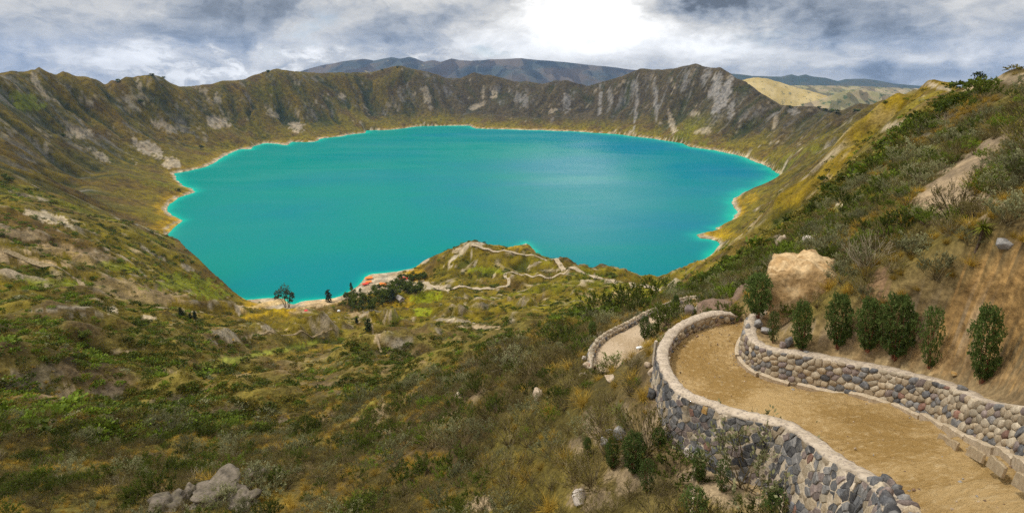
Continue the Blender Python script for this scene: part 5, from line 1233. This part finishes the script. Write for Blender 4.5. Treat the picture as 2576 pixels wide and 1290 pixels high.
def mid_plants():
    rg = np.random.default_rng(910); N = 120000
    lr = rg.uniform(math.log(70), math.log(1150), N); r = np.exp(lr); tz = rg.uniform(-1.3, 1.2, N); az = np.arctan(tz); x, y = r * np.sin(az), r * np.cos(az); z = ground(x, y)
    sd = shore_sd(x, y); n1 = fbm(x / (r * .10), y / (r * .10), 3, 560); cc = look(CONC, x, y)
    ok = look(VIS, x, y) & (rg.random(N) < np.clip(.42 + .55 * n1 + .5 * cc, .06, 1) * (look(DENSE, x, y) + .03) * (1 - .78 * sst(R(19), R(25), az) * sst(75, 110, r))) & ((r < 600) | (sd > 14)) & (z > LAKE + 3)
    x, y, z, r, n1 = x[ok], y[ok], z[ok], r[ok], n1[ok]
    k = choose(x / np.maximum(1, r / 60), y / np.maximum(1, r / 60), rg, [.07, .24, .36, .04, .28, .0001, .15], 0)
    sz = rg.lognormal(0, .32, len(x)) * np.array([.95, 1.1, .9, .8, .75, .8, 1.0])[k] * (.85 + r / 420)
    return np.stack([x, y, z - .05 * sz], -1), k, sz, rg
MP, MK, MS, rgm = mid_plants()
stuff_from('undergrowth', 'bushes and tussocks dotted thickly over the slopes down to the lake', 'scrub', MP, MK, MS, FAR, rgm, .8)
print('mid plants', len(MP), time.time() - T0)
# ------------------------------------------------------------------ shaped plants and trees
def tube(pts, rad, n=6):
    pts = np.asarray(pts, float); m = len(pts); V = []; t = nrmz(np.gradient(pts, axis=0))
    for i in range(m):
        a = nrmz(np.cross(t[i], (0.3, 1, .2))); b_ = np.cross(t[i], a); an = np.linspace(0, 2 * np.pi, n, endpoint=False)
        V.append(pts[i] + rad[i] * (np.cos(an)[:, None] * a + np.sin(an)[:, None] * b_))
    idx = np.arange(m * n).reshape(m, n); F = [(idx[i, k], idx[i, (k + 1) % n], idx[i + 1, (k + 1) % n], idx[i + 1, k]) for i in range(m - 1) for k in range(n)]
    return np.vstack(V), np.array(F)
def join_vf(parts):
    V, F, k = [], [], 0
    for v, f in parts: V.append(v); F.append(f + k); k += len(v)
    return np.vstack(V), np.vstack(F)
def column_tree_meshes(seed, sparse=1.0, bare=.12):
    f = Foli(seed); r = f.r; n = int(760 * sparse)
    h = r.uniform(bare, 1.0, n) ** .95; prof = np.clip(np.sin(np.pi * np.clip((h - bare * .5) / (1.10 - bare * .5), 0, 1)) ** .45, .25, 1)
    prof = prof * (1 + .25 * np.sin(h * 17 + seed) * .5 + .12 * r.normal(size=n)); a = r.uniform(0, 2 * np.pi, n); q = np.sqrt(r.uniform(.15, 1, n)) * prof * .5
    c = np.stack([q * np.cos(a), q * np.sin(a), h], -1); outd = np.stack([np.cos(a), np.sin(a), r.uniform(-.1, .9, n)], -1)
    k = 8; C2 = np.repeat(c, k, 0) + r.normal(0, .012, (n * k, 3)); D = np.repeat(nrmz(outd), k, 0) * .7 + rdir(r, n * k, -.6, .8)
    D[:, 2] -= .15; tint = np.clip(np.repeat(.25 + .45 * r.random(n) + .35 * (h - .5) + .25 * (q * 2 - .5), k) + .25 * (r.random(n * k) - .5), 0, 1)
    # leaf size given for a plant twice as tall as wide: x and y are scaled later
    f.leaves(C2, D, .062 * r.uniform(.7, 1.3, n * k), .013, 0, tint)
    crown = f.mesh('crown', [LM['column']]); parts = []
    for s in range(6):
        a0 = r.uniform(0, 6.28); b0 = np.array([.05 * math.cos(a0), .05 * math.sin(a0), -.05]); t0 = np.array([.22 * math.cos(a0 + .4), .22 * math.sin(a0 + .4), r.uniform(.75, .95)])
        pts = [b0 + (t0 - b0) * u + np.array([0, 0, 0]) + r.normal(0, .012, 3) for u in np.linspace(0, 1, 5)]; parts.append(tube(pts, np.linspace(.022, .006, 5), 5))
    return mesh_np('trunk', *join_vf(parts), [LM['red']]), crown
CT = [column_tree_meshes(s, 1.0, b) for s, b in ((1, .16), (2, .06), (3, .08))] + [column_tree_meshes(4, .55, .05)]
def depth_at(p): return p[1] * math.cos(R(PITCH)) - p[2] * math.sin(R(PITCH))
def column_tree(px, py, hpx, wpx, label, v, group=None, cat='tree', name='columnar_tree', at=None):
    p = hit(px, py) if at is None else np.array(at); t = depth_at(p); H_ = hpx / 1288 * t / .90; W_ = wpx / 1288 * t * .92
    e = empty(name, tuple(p), 0.0); lean = .5 * math.atan2(p[0], math.hypot(p[1], p[2])) * .6; e.rotation_euler = (0, -lean, 0); e.scale = (W_, W_, H_); tag(e, label, cat, group)
    tr, cr = CT[v]; link('trunk', tr, e); link('crown', cr, e); return e
column_tree(1906, 806, 112, 66, 'dark round-headed tree with bare red trunks at the tip of the retaining wall', 0)
column_tree(1945, 862, 76, 30, 'small thin columnar tree with red stems beside the sandy bluff', 3)
column_tree(2015, 882, 122, 50, 'columnar tree standing in front of the sandy bluff', 1)
column_tree(2108, 874, 132, 62, 'leafy columnar tree just right of the sandy bluff', 2)
column_tree(2182, 884, 130, 60, 'columnar tree second from the right in the close group of three', 1)
column_tree(2252, 900, 155, 84, 'broadest columnar tree at the right of the close group of three', 2)
column_tree(2338, 925, 150, 50, 'sparse yellow-green columnar tree alone on the terrace', 3)
column_tree(2470, 962, 192, 66, 'tall narrow dark columnar tree in front of the cut bank', 1)
for k, (x, y, h, w, lb) in enumerate(((1540, 1178, 82, 36, 'slim columnar bush at the left of the pair below the path'), (1594, 1190, 108, 62, 'wide columnar bush at the right of the pair below the path'), (1628, 1236, 84, 46, 'columnar bush just downhill of the wide one'),
        (1657, 1128, 54, 36, 'small round columnar bush beside the dirt track'), (1757, 1212, 88, 36, 'columnar bush close to the pale boulder under the wall'), (1817, 1236, 84, 38, 'columnar bush beside the long thin stone under the wall'),
        (1955, 1308, 78, 84, 'broad bush against the wall at the bottom edge'), (1745, 1312, 92, 70, 'bush at the bottom edge below the long thin stone'), (2153, 1345, 70, 40, 'bright bush poking up against the near end of the wall'), (1478, 1150, 54, 22, 'thin sapling near the two golden tussocks'),
        (1622, 852, 58, 28, 'columnar bush standing on the inner edge of the lower path'), (1641, 856, 42, 22, 'shorter columnar bush beside the one on the inner edge of the lower path'), (1700, 800, 56, 20, 'thin columnar bush at the far end of the lower path'), (1490, 850, 40, 22, 'small columnar bush outside the low stone edging'))):
    column_tree(x, y, h, w, lb, (1, 2, 3)[k % 3], cat='bush', name='columnar_bush')
# single plants that stand out
def stand(kind, px, py, wpx, label, sz=None, group=None, lift=0.0):
    p = hit(px, py); t = depth_at(p); s = wpx / 1288 * t / (1.75 if kind not in ('tussock_grass', 'grass_clump') else 1.15); p[2] += lift
    return plant(kind, p, s, label=label, sz=sz)
for kind, x, y, w, lb in (
    ('grey_shrub', 2540, 560, 170, 'large silvery shrub at the right edge above the grey boulder'), ('grey_shrub', 2480, 310, 70, 'silvery shrub near the skyline at the right'), ('grey_shrub', 2440, 335, 70, 'silvery shrub left of the one near the skyline at the right'),
    ('grey_shrub', 2400, 372, 90, 'pale silvery shrub above the green bank'), ('grey_shrub', 2290, 420, 130, 'big grey-green shrub above the bright grass on the hill'), ('grey_shrub', 2090, 660, 150, 'large grey shrub growing beside the top of the sandy bluff'),
    ('grey_shrub', 2160, 680, 110, 'grey shrub right of the one beside the sandy bluff'), ('grey_shrub', 2180, 760, 80, 'pale shrub hanging over the bank right of the bluff'), ('grey_shrub', 2360, 700, 120, 'grey shrub above the bank left of the cut'),
    ('grey_shrub', 2300, 640, 110, 'grey shrub in the middle of the hill above the trees'), ('grey_shrub', 2440, 610, 90, 'grey shrub below the spiky rosette plant'), ('grey_shrub', 1330, 1060, 110, 'tall grey shrub in the middle of the slope'), ('grey_shrub', 1310, 930, 120, 'grey shrub at the upper left of the slope below the path'),
    ('grey_shrub', 560, 1270, 110, 'grey-green shrub in front of the broad crag'), ('grey_shrub', 1110, 1275, 110, 'grey-green shrub at the bottom edge left of the earth gully'),
    ('green_bush', 2240, 480, 90, 'bright green bush at the left of the bare earth scar on the hill'), ('green_bush', 2275, 505, 80, 'dark green bush next to the bare earth scar on the hill'), ('green_bush', 2250, 615, 80, 'fresh green bush in the hillside thicket above the trees'),
    ('green_bush', 1650, 800, 70, 'round green bush at the edge of the lower path'), ('green_bush', 1680, 815, 60, 'green bush beside the bend of the outer wall'), ('green_bush', 1470, 830, 60, 'lime green bush outside the lower path'),
    ('leafy_bush', 1400, 870, 130, 'large dark bush at the outside of the lower path'), ('leafy_bush', 1500, 800, 120, 'dark bush above the outer edge of the lower path'), ('leafy_bush', 1600, 775, 130, 'broad dark bush beyond the middle of the lower path'), ('leafy_bush', 1660, 750, 110, 'dark bush beyond the top of the lower path'), ('leafy_bush', 1560, 790, 110, 'rounded bush beyond the lower path between the dark bushes'),
    ('tussock_grass', 1385, 1285, 110, 'big golden tussock at the bottom edge left of the white boulder'), ('tussock_grass', 1425, 1160, 90, 'golden tussock uphill of the white boulder'), ('tussock_grass', 1325, 1205, 100, 'straw tussock with long pale blades on the slope'), ('tussock_grass', 1385, 1040, 70, 'green-gold tussock above the bare gully'),
    ('tussock_grass', 2470, 480, 120, 'big overhanging tussock right of the bare earth scar'), ('tussock_grass', 2290, 560, 110, 'tall upright grass tuft in the hillside thicket'), ('tussock_grass', 2520, 330, 110, 'golden tussock below the skyline at the right edge'), ('tussock_grass', 2540, 440, 90, 'tussock at the right edge above the silvery shrub'),
    ('grass_clump', 1578, 1060, 110, 'green grass clump on the bank below the wall corner'), ('grass_clump', 1560, 1030, 80, 'smaller green grass clump uphill on the bank below the wall corner'), ('grass_clump', 1700, 1075, 70, 'green grass clump at the foot of the outer wall'), ('grass_clump', 1720, 1110, 60, 'grass clump beside the small dark boulder under the wall'),
    ('grass_clump', 2130, 660, 80, 'bright grass at the root of the bluff shrubs'), ('grass_clump', 2330, 410, 80, 'bright green grass bank on the hill'), ('grass_clump', 1870, 1255, 80, 'grass clump on the soil under the outer wall near the bottom edge')):
    stand(kind, x, y, w, lb)
def rosette():
    f = Foli(77); r = f.r; d = rdir(r, 90, -.5, 1.0); f.blades(np.zeros((90, 3)) + r.normal(0, .02, (90, 3)) + (0, 0, .62), d, .34 * r.uniform(.7, 1.1, 90), .016, .25, 0, 3)
    f2 = mesh_np('stem', *tube([(0, 0, -.05), (.01, 0, .3), (0, .01, .64)], [.035, .03, .03]), [LM['bark']])
    p = hit(2455, 630); e = tag(empty('rosette_plant', tuple(p)), 'spiky yellow-green rosette plant on a short stem above the cut bank', 'plant'); link('stem', f2, e); link('leaves', f.mesh('leaves', [LM['lime']]), e)
rosette()
f = Foli(78)                                            # dry flower stalks in front of the wall
for k, (x, y, tx, ty, lb) in enumerate(((1895, 1330, 1922, 1150, 'tall dry flower stalk in front of the wall'), (1955, 1335, 1978, 1185, 'thick pale dry stalk in front of the wall near the bottom edge'), (1740, 1330, 1745, 1180, 'thin dry stalk in front of the bushes at the bottom edge'))):
    b_ = P3(x, y, 'd', 11.2 + k * .3); g_ = float(ground(b_[0], b_[1])); b_[2] = g_ - .05; tp = P3(tx, ty, 'd', 11.0 + k * .3)
    pts = [b_ + (tp - b_) * u + np.array([.05 * math.sin(u * 3), 0, 0]) for u in np.linspace(0, 1, 6)]; e = tag(empty('dry_stalk', tuple(b_)), lb, 'plant')
    V, F = tube(np.array(pts) - b_, np.linspace(.022 if k == 1 else .012, .005, 6), 5); link('stem', mesh_np('stem', V, F, [LM['pale']]), e)
    ff = Foli(80 + k); q = ff.r.uniform(.45, 1, 26)[:, None]; ff.leaves((tp - b_) * q, rdir(ff.r, 26, 0, 1), .09, .012, 0); link('seed_head', ff.mesh('seed_head', [LM['pale']]), e)
print('plants', time.time() - T0)

# ------------------------------------------------------------------ trees by the lake
def crown_clumps(seed, clumps, mat, n=60, ll=.9, w=.28):
    f = Foli(seed); r = f.r
    for (cx, cy, cz, rad, rz) in clumps:
        p = rdir(r, n, -.8, 1.0) * r.uniform(.45, 1.0, (n, 1)) * np.array([rad, rad, rz]) + np.array([cx, cy, cz])
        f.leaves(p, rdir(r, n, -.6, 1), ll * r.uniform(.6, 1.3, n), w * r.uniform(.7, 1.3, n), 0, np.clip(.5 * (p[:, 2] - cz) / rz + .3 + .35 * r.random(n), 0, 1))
    return f.mesh('crown', [mat])
LM['euc'] = leaf_mat('leaf_eucalyptus', (.035, .040, .010), (.12, .105, .03)); LM['conifer'] = leaf_mat('leaf_conifer', (.016, .028, .010), (.05, .065, .022))
def big_tree():
    p = hit(722, 773); t = depth_at(p); S = t / 1288
    e = tag(empty('eucalyptus_tree', tuple(p)), 'tall spreading eucalyptus tree standing alone at the lake edge', 'tree'); parts = []
    for (x0, x1, top) in ((-4, -14, 26), (-2, -4, 42), (4, 4, 46), (6, 14, 30)):
        parts.append(tube([(x0 * S, 0, -1), ((x0 * .6 + x1 * .4) * S, .5, top * .5 * S), (x1 * S, 0, top * S)], [.75, .5, .2], 6))
    link('trunk', mesh_np('trunk', *join_vf(parts), [LM['bark']]), e)
    cl = [(2, 0, 52, 13, 12), (-8, 2, 44, 10, 8), (9, -2, 42, 9, 8), (-20, 0, 40, 7, 7), (-14, 1, 30, 8, 6), (4, 2, 38, 9, 8), (15, 0, 28, 8, 7), (12, 1, 18, 6, 5), (-24, 1, 26, 5, 4), (1, -2, 28, 6, 5), (17, 1, 36, 5, 5)]
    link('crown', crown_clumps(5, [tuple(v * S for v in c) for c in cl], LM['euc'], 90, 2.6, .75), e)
big_tree()
def cone_tree_mesh(seed, wide=.28):
    cl = [(random.Random(seed + k).uniform(-.05, .05), random.Random(seed * 3 + k).uniform(-.05, .05), .12 + .11 * k, wide * (1 - k / 9.0) * (.8 + .4 * random.Random(seed + 5 * k).random()), .10) for k in range(8)]
    return crown_clumps(seed, cl, LM['conifer'], 34, .13, .045), mesh_np('trunk', *tube([(0, 0, -.05), (0, 0, .5), (0, 0, .9)], [.028, .02, .006], 5), [LM['bark']])
CONE = [cone_tree_mesh(s) for s in (3, 4, 5)]
def round_tree_mesh(seed):
    r = np.random.default_rng(seed); cl = [(*(r.normal(0, .17, 2)), r.uniform(.38, .82), r.uniform(.16, .26), r.uniform(.13, .2)) for _ in range(8)]
    return crown_clumps(seed, cl, LM['dark'], 30, .16, .05), mesh_np('trunk', *tube([(0, 0, -.08), (.02, 0, .3), (0, 0, .6)], [.035, .025, .012], 5), [LM['bark']])
RND = [round_tree_mesh(s) for s in (11, 12, 13, 14)]
def tree(kind, px, py, hpx, wf, label, name='tree', group=None, at=None, sink=0.0):
    p = hit(px, py) if at is None else at; p[2] -= sink * hpx / 1288 * depth_at(p); H_ = hpx / 1288 * depth_at(p); e = tag(empty(name, tuple(p), random.uniform(0, 6.28)), label, 'tree', group); e.scale = (H_ * wf, H_ * wf, H_)
    cr, tr = random.choice(kind); link('crown', cr, e); link('trunk', tr, e); return e
for x, y, h, wf, lb in ((828, 760, 34, 1.1, 'dark pointed conifer standing at the lake edge right of the eucalyptus'), (457, 793, 22, 1.2, 'dark conifer at the top of the three on the field edge'), (480, 802, 16, 1.2, 'smallest of the three conifers on the field edge'), (492, 802, 22, 1.2, 'conifer at the right of the three on the field edge'),
        (989, 758, 32, 1.2, 'conifer beside the grey thatched hut'), (884, 728, 18, 1.1, 'small conifer between the shore and the grove'), (898, 815, 18, 1.1, 'small dark tree in the meadow left of the knoll'), (928, 832, 34, 1.3, 'tall dark tree above the dirt trail in the meadow'), (1560, 728, 14, 1.2, 'small tree beside the ridge trail')):
    tree(CONE, x, y, h, wf, lb, 'conifer_tree')
rgt = random.Random(8); cnt = 0
for k in range(130):                                     # grove behind the beach
    u, v = rgt.random(), rgt.random(); x = 868 + 195 * u; lo, hi = np.interp(x, [868, 900, 950, 1000, 1062], [745, 738, 726, 716, 724]), np.interp(x, [868, 900, 950, 985, 1010, 1062], [768, 784, 782, 752, 740, 740])
    y = lo + (hi - lo) * v
    if 996 < x < 1022 and y > 742: continue
    tree(RND, x, y, rgt.uniform(13, 21), rgt.uniform(.8, 1.15), 'dark green tree in the grove behind the beach', 'grove_tree', 'trees of the grove behind the beach'); cnt += 1
for k in range(46):
    u, v = rgt.random(), rgt.random(); x = 995 + 80 * u; y = np.interp(x, [995, 1075], [700, 690]) + 14 * v
    tree(RND, x, y, rgt.uniform(9, 14), 1.0, 'dark bushy tree on the hillside above the red shelter', 'hillside_tree', 'trees on the hillside above the red shelter')
for x, y, h, w, lb in ((2452, 214, 30, 1.0, 'wind-bent dark tree standing on the skyline at the right'),):
    e = empty('skyline_tree', tuple(hit(x, y + 3))); tag(e, lb, 'tree'); p = e.location; S = h / 1288 * depth_at(p)
    link('trunk', mesh_np('trunk', *join_vf([tube([(-.25 * S, 0, -.1 * S), (-.28 * S, 0, .4 * S), (-.2 * S, 0, .8 * S)], [.05 * S, .04 * S, .03 * S]), tube([(.15 * S, 0, -.1 * S), (.2 * S, 0, .5 * S), (.3 * S, 0, .8 * S)], [.05 * S, .04 * S, .03 * S])]), [LM['bark']]), e)
    link('crown', crown_clumps(21, [(q * S, 0, z_ * S, .24 * S, .2 * S) for q, z_ in ((-.25, .9), (0, 1.0), (.3, .85), (.5, .7), (.2, .65))], LM['conifer'], 50, .14 * S, .05 * S), e)
for k, (x, y, h) in enumerate(((297, 207, 12), (383, 190, 10), (412, 197, 8), (1986, 270, 9), (1000, 170, 7), (960, 178, 7), (675, 182, 9), (2060, 272, 10), (2075, 278, 12), (2090, 282, 13), (2106, 285, 14), (2150, 282, 12), (2160, 280, 10), (2225, 262, 12))):
    tree(RND, x, y, h, 1.25, 'small dark tree far off on the crater rim', 'rim_tree', 'trees on the crater rim', sink=.35)
for k, (x, y, h) in enumerate(((352, 262, 14), (505, 165 + 210, 12), (160, 345, 12), (450, 480, 10), (20, 460, 22), (14, 448, 16), (140, 620, 12), (60, 830, 14), (210, 850, 30))):
    tree(RND, x, y, h, 1.2, 'lone dark bushy tree on the left-hand crater slopes', 'slope_tree', 'lone trees on the left-hand slopes', sink=.2)
print('trees', cnt, time.time() - T0)

# ------------------------------------------------------------------ beach huts, boats, people
def paint(name, c, rough=.6):
    m = mat_noise(name, c, tuple(v * 1.15 for v in c), .8, rough=rough, bump=.05); return m
M_OR, M_RED, M_WHT, M_THATCH, M_POST, M_TENT = paint('roof_orange', (.75, .20, .025)), paint('roof_red', (.62, .055, .030)), paint('hull_white', (.78, .80, .80)), mat_noise('thatch', (.26, .23, .20), (.36, .32, .28), 1.2), paint('post_wood', (.20, .13, .08)), paint('tent_red', (.70, .03, .05))
def box(x0, x1, y0, y1, z0, z1):
    V = np.array([(x, y, z) for z in (z0, z1) for x, y in ((x0, y0), (x1, y0), (x1, y1), (x0, y1))], float)
    return V, np.array([(0, 3, 2, 1), (4, 5, 6, 7), (0, 1, 5, 4), (1, 2, 6, 5), (2, 3, 7, 6), (3, 0, 4, 7)])
def slab(pts, th):
    P_ = np.array(pts, float); n = np.cross(P_[1] - P_[0], P_[3] - P_[0]); n /= np.linalg.norm(n); V = np.vstack([P_, P_ + n * th])
    return V, np.array([(0, 3, 2, 1), (4, 5, 6, 7), (0, 1, 5, 4), (1, 2, 6, 5), (2, 3, 7, 6), (3, 0, 4, 7)])
def shelter(px, py, w, d, mat, label, rz, hgt=3.6):
    w *= 1.25; d *= 1.25
    p = hit(px, py); e = tag(empty('beach_shelter', tuple(p), rz), label, 'shelter')
    for sx in (-1, 1):
        for sy in (-1, 1): link('post', mesh_np('post', *box(-.12, .12, -.12, .12, -.6, hgt - .3), [M_POST], smooth=False), e, (sx * (w / 2 - .4), sy * (d / 2 - .4), 0))
    for s in (-1, 1):
        a = [(-w / 2, s * d / 2 * 1.1, hgt - .6), (w / 2, s * d / 2 * 1.1, hgt - .6), (w / 2, 0, hgt + 1.2), (-w / 2, 0, hgt + 1.2)]
        link('roof_panel', mesh_np('roof_panel', *slab(a if s < 0 else a[::-1], .12), [mat], smooth=False), e)
    link('ridge_pole', mesh_np('ridge_pole', *box(-w / 2, w / 2, -.1, .1, hgt + 1.0, hgt + 1.25), [M_POST], smooth=False), e)
    link('table', mesh_np('table', *box(-w * .3, w * .3, -.5, .5, .7, .85), [M_POST], smooth=False), e)
shelter(928, 702, 11, 7, M_OR, 'orange-roofed beach shelter nearest the small jetty', .35); shelter(919, 717, 9, 6, M_RED, 'red-roofed beach shelter beside the white boats', .5); shelter(927, 712, 9, 6, M_OR, 'orange-roofed beach shelter right behind the red one', .5)
shelter(965, 718, 12, 8, M_OR, 'orange-roofed beach shelter at the edge of the grove', -.3); shelter(1018, 704, 12, 8, M_RED, 'red-roofed shelter away from the water beside the hillside trees', -.35)
def boat(px, py, rz, label):
    p = hit(px, py); n = 9; V = []
    for i in range(n):
        u = i / (n - 1) * 2 - 1; w = .55 * (1 - u * u) ** .6 + .02; z = .25 + .25 * u * u
        V += [(u * 3, -w, .55 + .15 * u * u), (u * 3, -w * .6, .15 + z * .2), (u * 3, 0, 0 + z * .2), (u * 3, w * .6, .15 + z * .2), (u * 3, w, .55 + .15 * u * u)]
    F = [(i * 5 + k, i * 5 + k + 1, (i + 1) * 5 + k + 1, (i + 1) * 5 + k) for i in range(n - 1) for k in range(4)]
    e = tag(empty('rowing_boat', (p[0], p[1], p[2] + .1), rz), label, 'boat'); link('hull', mesh_np('hull', np.array(V), np.array(F), [M_WHT]), e)
    for q in (-1, .9): link('seat', mesh_np('seat', *box(q - .15, q + .15, -.42, .42, .38, .43), [M_WHT], smooth=False), e)
boat(909, 722, .5, 'white boat drawn up on the beach, upper of the two'); boat(904, 726, .7, 'white boat drawn up on the beach, lower of the two')
def hut():
    p = hit(1007, 754); e = tag(empty('thatched_hut', tuple(p), -.9), 'grey thatched hut at the edge of the grove', 'hut'); w, d = 14, 8
    link('wall', mesh_np('wall', *box(-w / 2, w / 2, -d / 2, d / 2, -1, 3), [mat_noise('adobe', (.30, .24, .18), (.36, .30, .23), 1)], smooth=False), e)
    for s in (-1, 1):
        a = [(-w / 2 - .8, s * (d / 2 + 1), 2.4), (w / 2 + .8, s * (d / 2 + 1), 2.4), (w / 2 + .8, 0, 6.2), (-w / 2 - .8, 0, 6.2)]; link('roof_panel', mesh_np('roof_panel', *slab(a if s < 0 else a[::-1], .3), [M_THATCH], smooth=False), e)
    link('door', mesh_np('door', *box(-.6, .6, -d / 2 - .08, -d / 2 + .1, -.2, 2), [M_POST], smooth=False), e)
hut()
def tent(px, py, s, mat, label):
    p = hit(px, py); bm = bmesh.new(); n = 8
    ring = [[bm.verts.new((s * k * math.cos(a) * 1.2, s * k * math.sin(a), z * s)) for a in np.linspace(0, 2 * math.pi, 12, endpoint=False)] for k, z in ((1, -.1), (.93, .35), (.7, .75), (.35, 1.0))]
    top = bm.verts.new((0, 0, s * 1.06))
    for a, b_ in zip(ring, ring[1:]):
        for k in range(12): bm.faces.new((a[k], a[(k + 1) % 12], b_[(k + 1) % 12], b_[k]))
    for k in range(12): bm.faces.new((ring[-1][k], ring[-1][(k + 1) % 12], top))
    me = bpy.data.meshes.new('tent'); bm.to_mesh(me); bm.free(); me.materials.append(mat); tag(link('tent', me, None, tuple(p)), label, 'tent')
tent(770, 783, 2.2, M_TENT, 'small red dome tent on the flat by the lake'); tent(852, 782, 1.9, M_WHT, 'small white dome tent left of the grove')
def person(px, py, shirt, label, turn):
    p = hit(px, py); me = bpy.data.meshes.new('person')
    J = [(0, 0, .95), (0, 0, 1.2), (0, 0, 1.42), (0, 0, 1.52), (0, .01, 1.66), (.19, 0, 1.4), (.25, .03, 1.12), (.24, .12, .88), (-.19, 0, 1.4), (-.25, -.02, 1.12), (-.24, .06, .88), (.1, 0, .9), (.11, .06, .5), (.11, 0, .06), (.12, .12, .03), (-.1, 0, .9), (-.11, -.06, .5), (-.11, -.12, .06), (-.12, -.02, .03)]
    E = [(0, 1), (1, 2), (2, 3), (3, 4), (2, 5), (5, 6), (6, 7), (2, 8), (8, 9), (9, 10), (0, 11), (11, 12), (12, 13), (13, 14), (0, 15), (15, 16), (16, 17), (17, 18)]
    Rd = [.15, .14, .16, .065, .105, .07, .05, .035, .07, .05, .035, .095, .065, .05, .04, .095, .065, .05, .04]
    me.from_pydata(J, E, []); o = link('person', me, None, tuple(p), (0, 0, turn)); o.modifiers.new('skin', 'SKIN'); md = o.modifiers.new('sub', 'SUBSURF'); md.levels = md.render_levels = 1
    for v, r_ in zip(me.skin_vertices[0].data, Rd): v.radius = (r_, r_)
    me.skin_vertices[0].data[0].use_root = True
    m = bpy.data.materials.new('clothing'); m.use_nodes = True; g = NT(m.node_tree); z = g.new('ShaderNodeSeparateXYZ'); g.l.new(g.new('ShaderNodeTexCoord').outputs['Object'], z.inputs[0])
    c = g.mix(g.m('GREATER_THAN', z.outputs[2], .95), (.03, .035, .06), shirt); c = g.mix(g.m('GREATER_THAN', z.outputs[2], 1.5), c, (.30, .17, .11)); g.l.new(c, g.n['Principled BSDF'].inputs['Base Color']); me.materials.append(m)
    tag(o, label, 'person')
person(1090, 727, (.35, .05, .05), 'person in a dark red top walking on the pale trail above the grove', .5); person(1093, 728, (.05, .08, .25), 'person in a dark blue top walking on the pale trail above the grove', .8); person(1087, 727, (.25, .25, .25), 'person in a grey top walking on the pale trail above the grove', .2)

# ------------------------------------------------------------------ trails on the peninsula
M_TRAIL = mat_noise('trail', (.36, .285, .18), (.47, .38, .26), .35, bump=.3, dist=.2, c3=(.34, .26, .17), s3=.8)
M_TRAIL2 = mat_noise('dirt_trail', (.24, .175, .09), (.34, .26, .155), .5, bump=.3, dist=.2, c3=(.17, .13, .05), s3=.9, t3=.5)
def trail(name, pts, widths, label, mat=None, lift=.7):
    P_ = np.array([hit(x, y) for x, y in pts]); C_ = smooth_line(resample(np.column_stack([P_, widths]), 260), 9); s, t, n = frames(C_[:, :3]); u = np.linspace(-1, 1, 7)
    V = np.zeros((len(C_), 7, 3)); V[..., :2] = C_[:, None, :2] + n[:, None, :] * (u[None, :] * C_[:, 3:4] * (1 + .25 * fbm(s / 9, s * 0, 3, 700))[:, None])[..., None]
    V[..., 2] = ground(V[..., 0], V[..., 1]); V[..., 2] = np.maximum(V[..., 2], V[..., 2].mean(1, keepdims=True)) + lift - .5 * (np.abs(u[None]) > .9)
    idx = np.arange(V.shape[0] * 7).reshape(-1, 7); F = np.stack([idx[:-1, :-1], idx[:-1, 1:], idx[1:, 1:], idx[1:, :-1]], -1).reshape(-1, 4)
    tag(link(name, mesh_np(name, V.reshape(-1, 3), F[:, ::-1], [mat or M_TRAIL])), label, 'trail', kind='structure')
trail('ridge_trail', [(1180, 617), (1205, 621), (1225, 628), (1250, 632), (1290, 637), (1330, 643), (1370, 651), (1410, 664), (1435, 676), (1470, 688), (1510, 699), (1550, 709), (1590, 717), (1625, 724), (1660, 730), (1700, 730)], [3, 3, 3, 2.5, 2.5, 2.5, 3, 4, 6, 4.5, 3.5, 3.5, 3.5, 3.2, 3, 3], 'pale dirt trail along the crest of the peninsula')
trail('winding_trail', [(1432, 678), (1422, 688), (1398, 695), (1368, 698), (1335, 696), (1308, 689), (1285, 685), (1270, 688), (1270, 698), (1282, 708), (1283, 716), (1262, 723), (1225, 725), (1190, 724), (1150, 724), (1100, 722), (1060, 714), (1000, 704)], [2.6] * 13 + [3, 4, 5, 6, 8], 'pale trail winding in an S from the ridge down to the beach')
trail('field_trail', [(0, 628), (60, 646), (120, 672), (200, 708), (270, 742), (330, 764)], [2.6, 2.8, 2.4, 2.2, 1.4, .8], 'pale ploughed strip running down the left-hand slope', M_TRAIL2)
trail('dirt_trail', [(928, 815), (938, 835), (948, 852), (953, 872), (964, 892)], [.5, .6, .5, .5, .4], 'thin dirt trail dropping through the meadow past the tall dark tree', M_TRAIL2, .3)
trail('contour_trail', [(640, 846), (690, 838), (740, 842), (790, 846), (850, 838)], [.5, .6, .5, .6, .4], 'narrow terrace trail left of the meadow', M_TRAIL2, .3)
# concrete marker posts and litter
M_POSTC = mat_noise('post_concrete', (.40, .33, .24), (.50, .42, .32), 8, bump=.2)
for x, y, h, lb in ((1644, 918, 66, 'square concrete marker post outside the corner of the outer wall'), (1489, 940, 50, 'thin concrete marker post below the bend of the lower path')):
    p = hit(x, y); t = depth_at(p); H_ = h / 1288 * t * 1.05; w = .055
    V, F = box(-w, w, -w, w, -.3, H_); V[4:, :2] *= .82; tag(link('marker_post', mesh_np('marker_post', V, F, [M_POSTC], smooth=False), None, tuple(p), (0, 0, .4)), lb, 'post')
p = hit(1609, 878); V, F = tube([(-.22, 0, .08), (-.2, 0, .08), (.1, 0, .08), (.16, 0, .08), (.2, 0, .08), (.24, 0, .08)], [.001, .085, .085, .05, .03, .001], 10)
tag(link('plastic_bottle', mesh_np('plastic_bottle', V, F, [M_WHT]), None, (p[0], p[1], p[2] + .02), (0, 0, .3)), 'white plastic bottle lying at the inner edge of the lower path', 'bottle')
print('all', time.time() - T0)
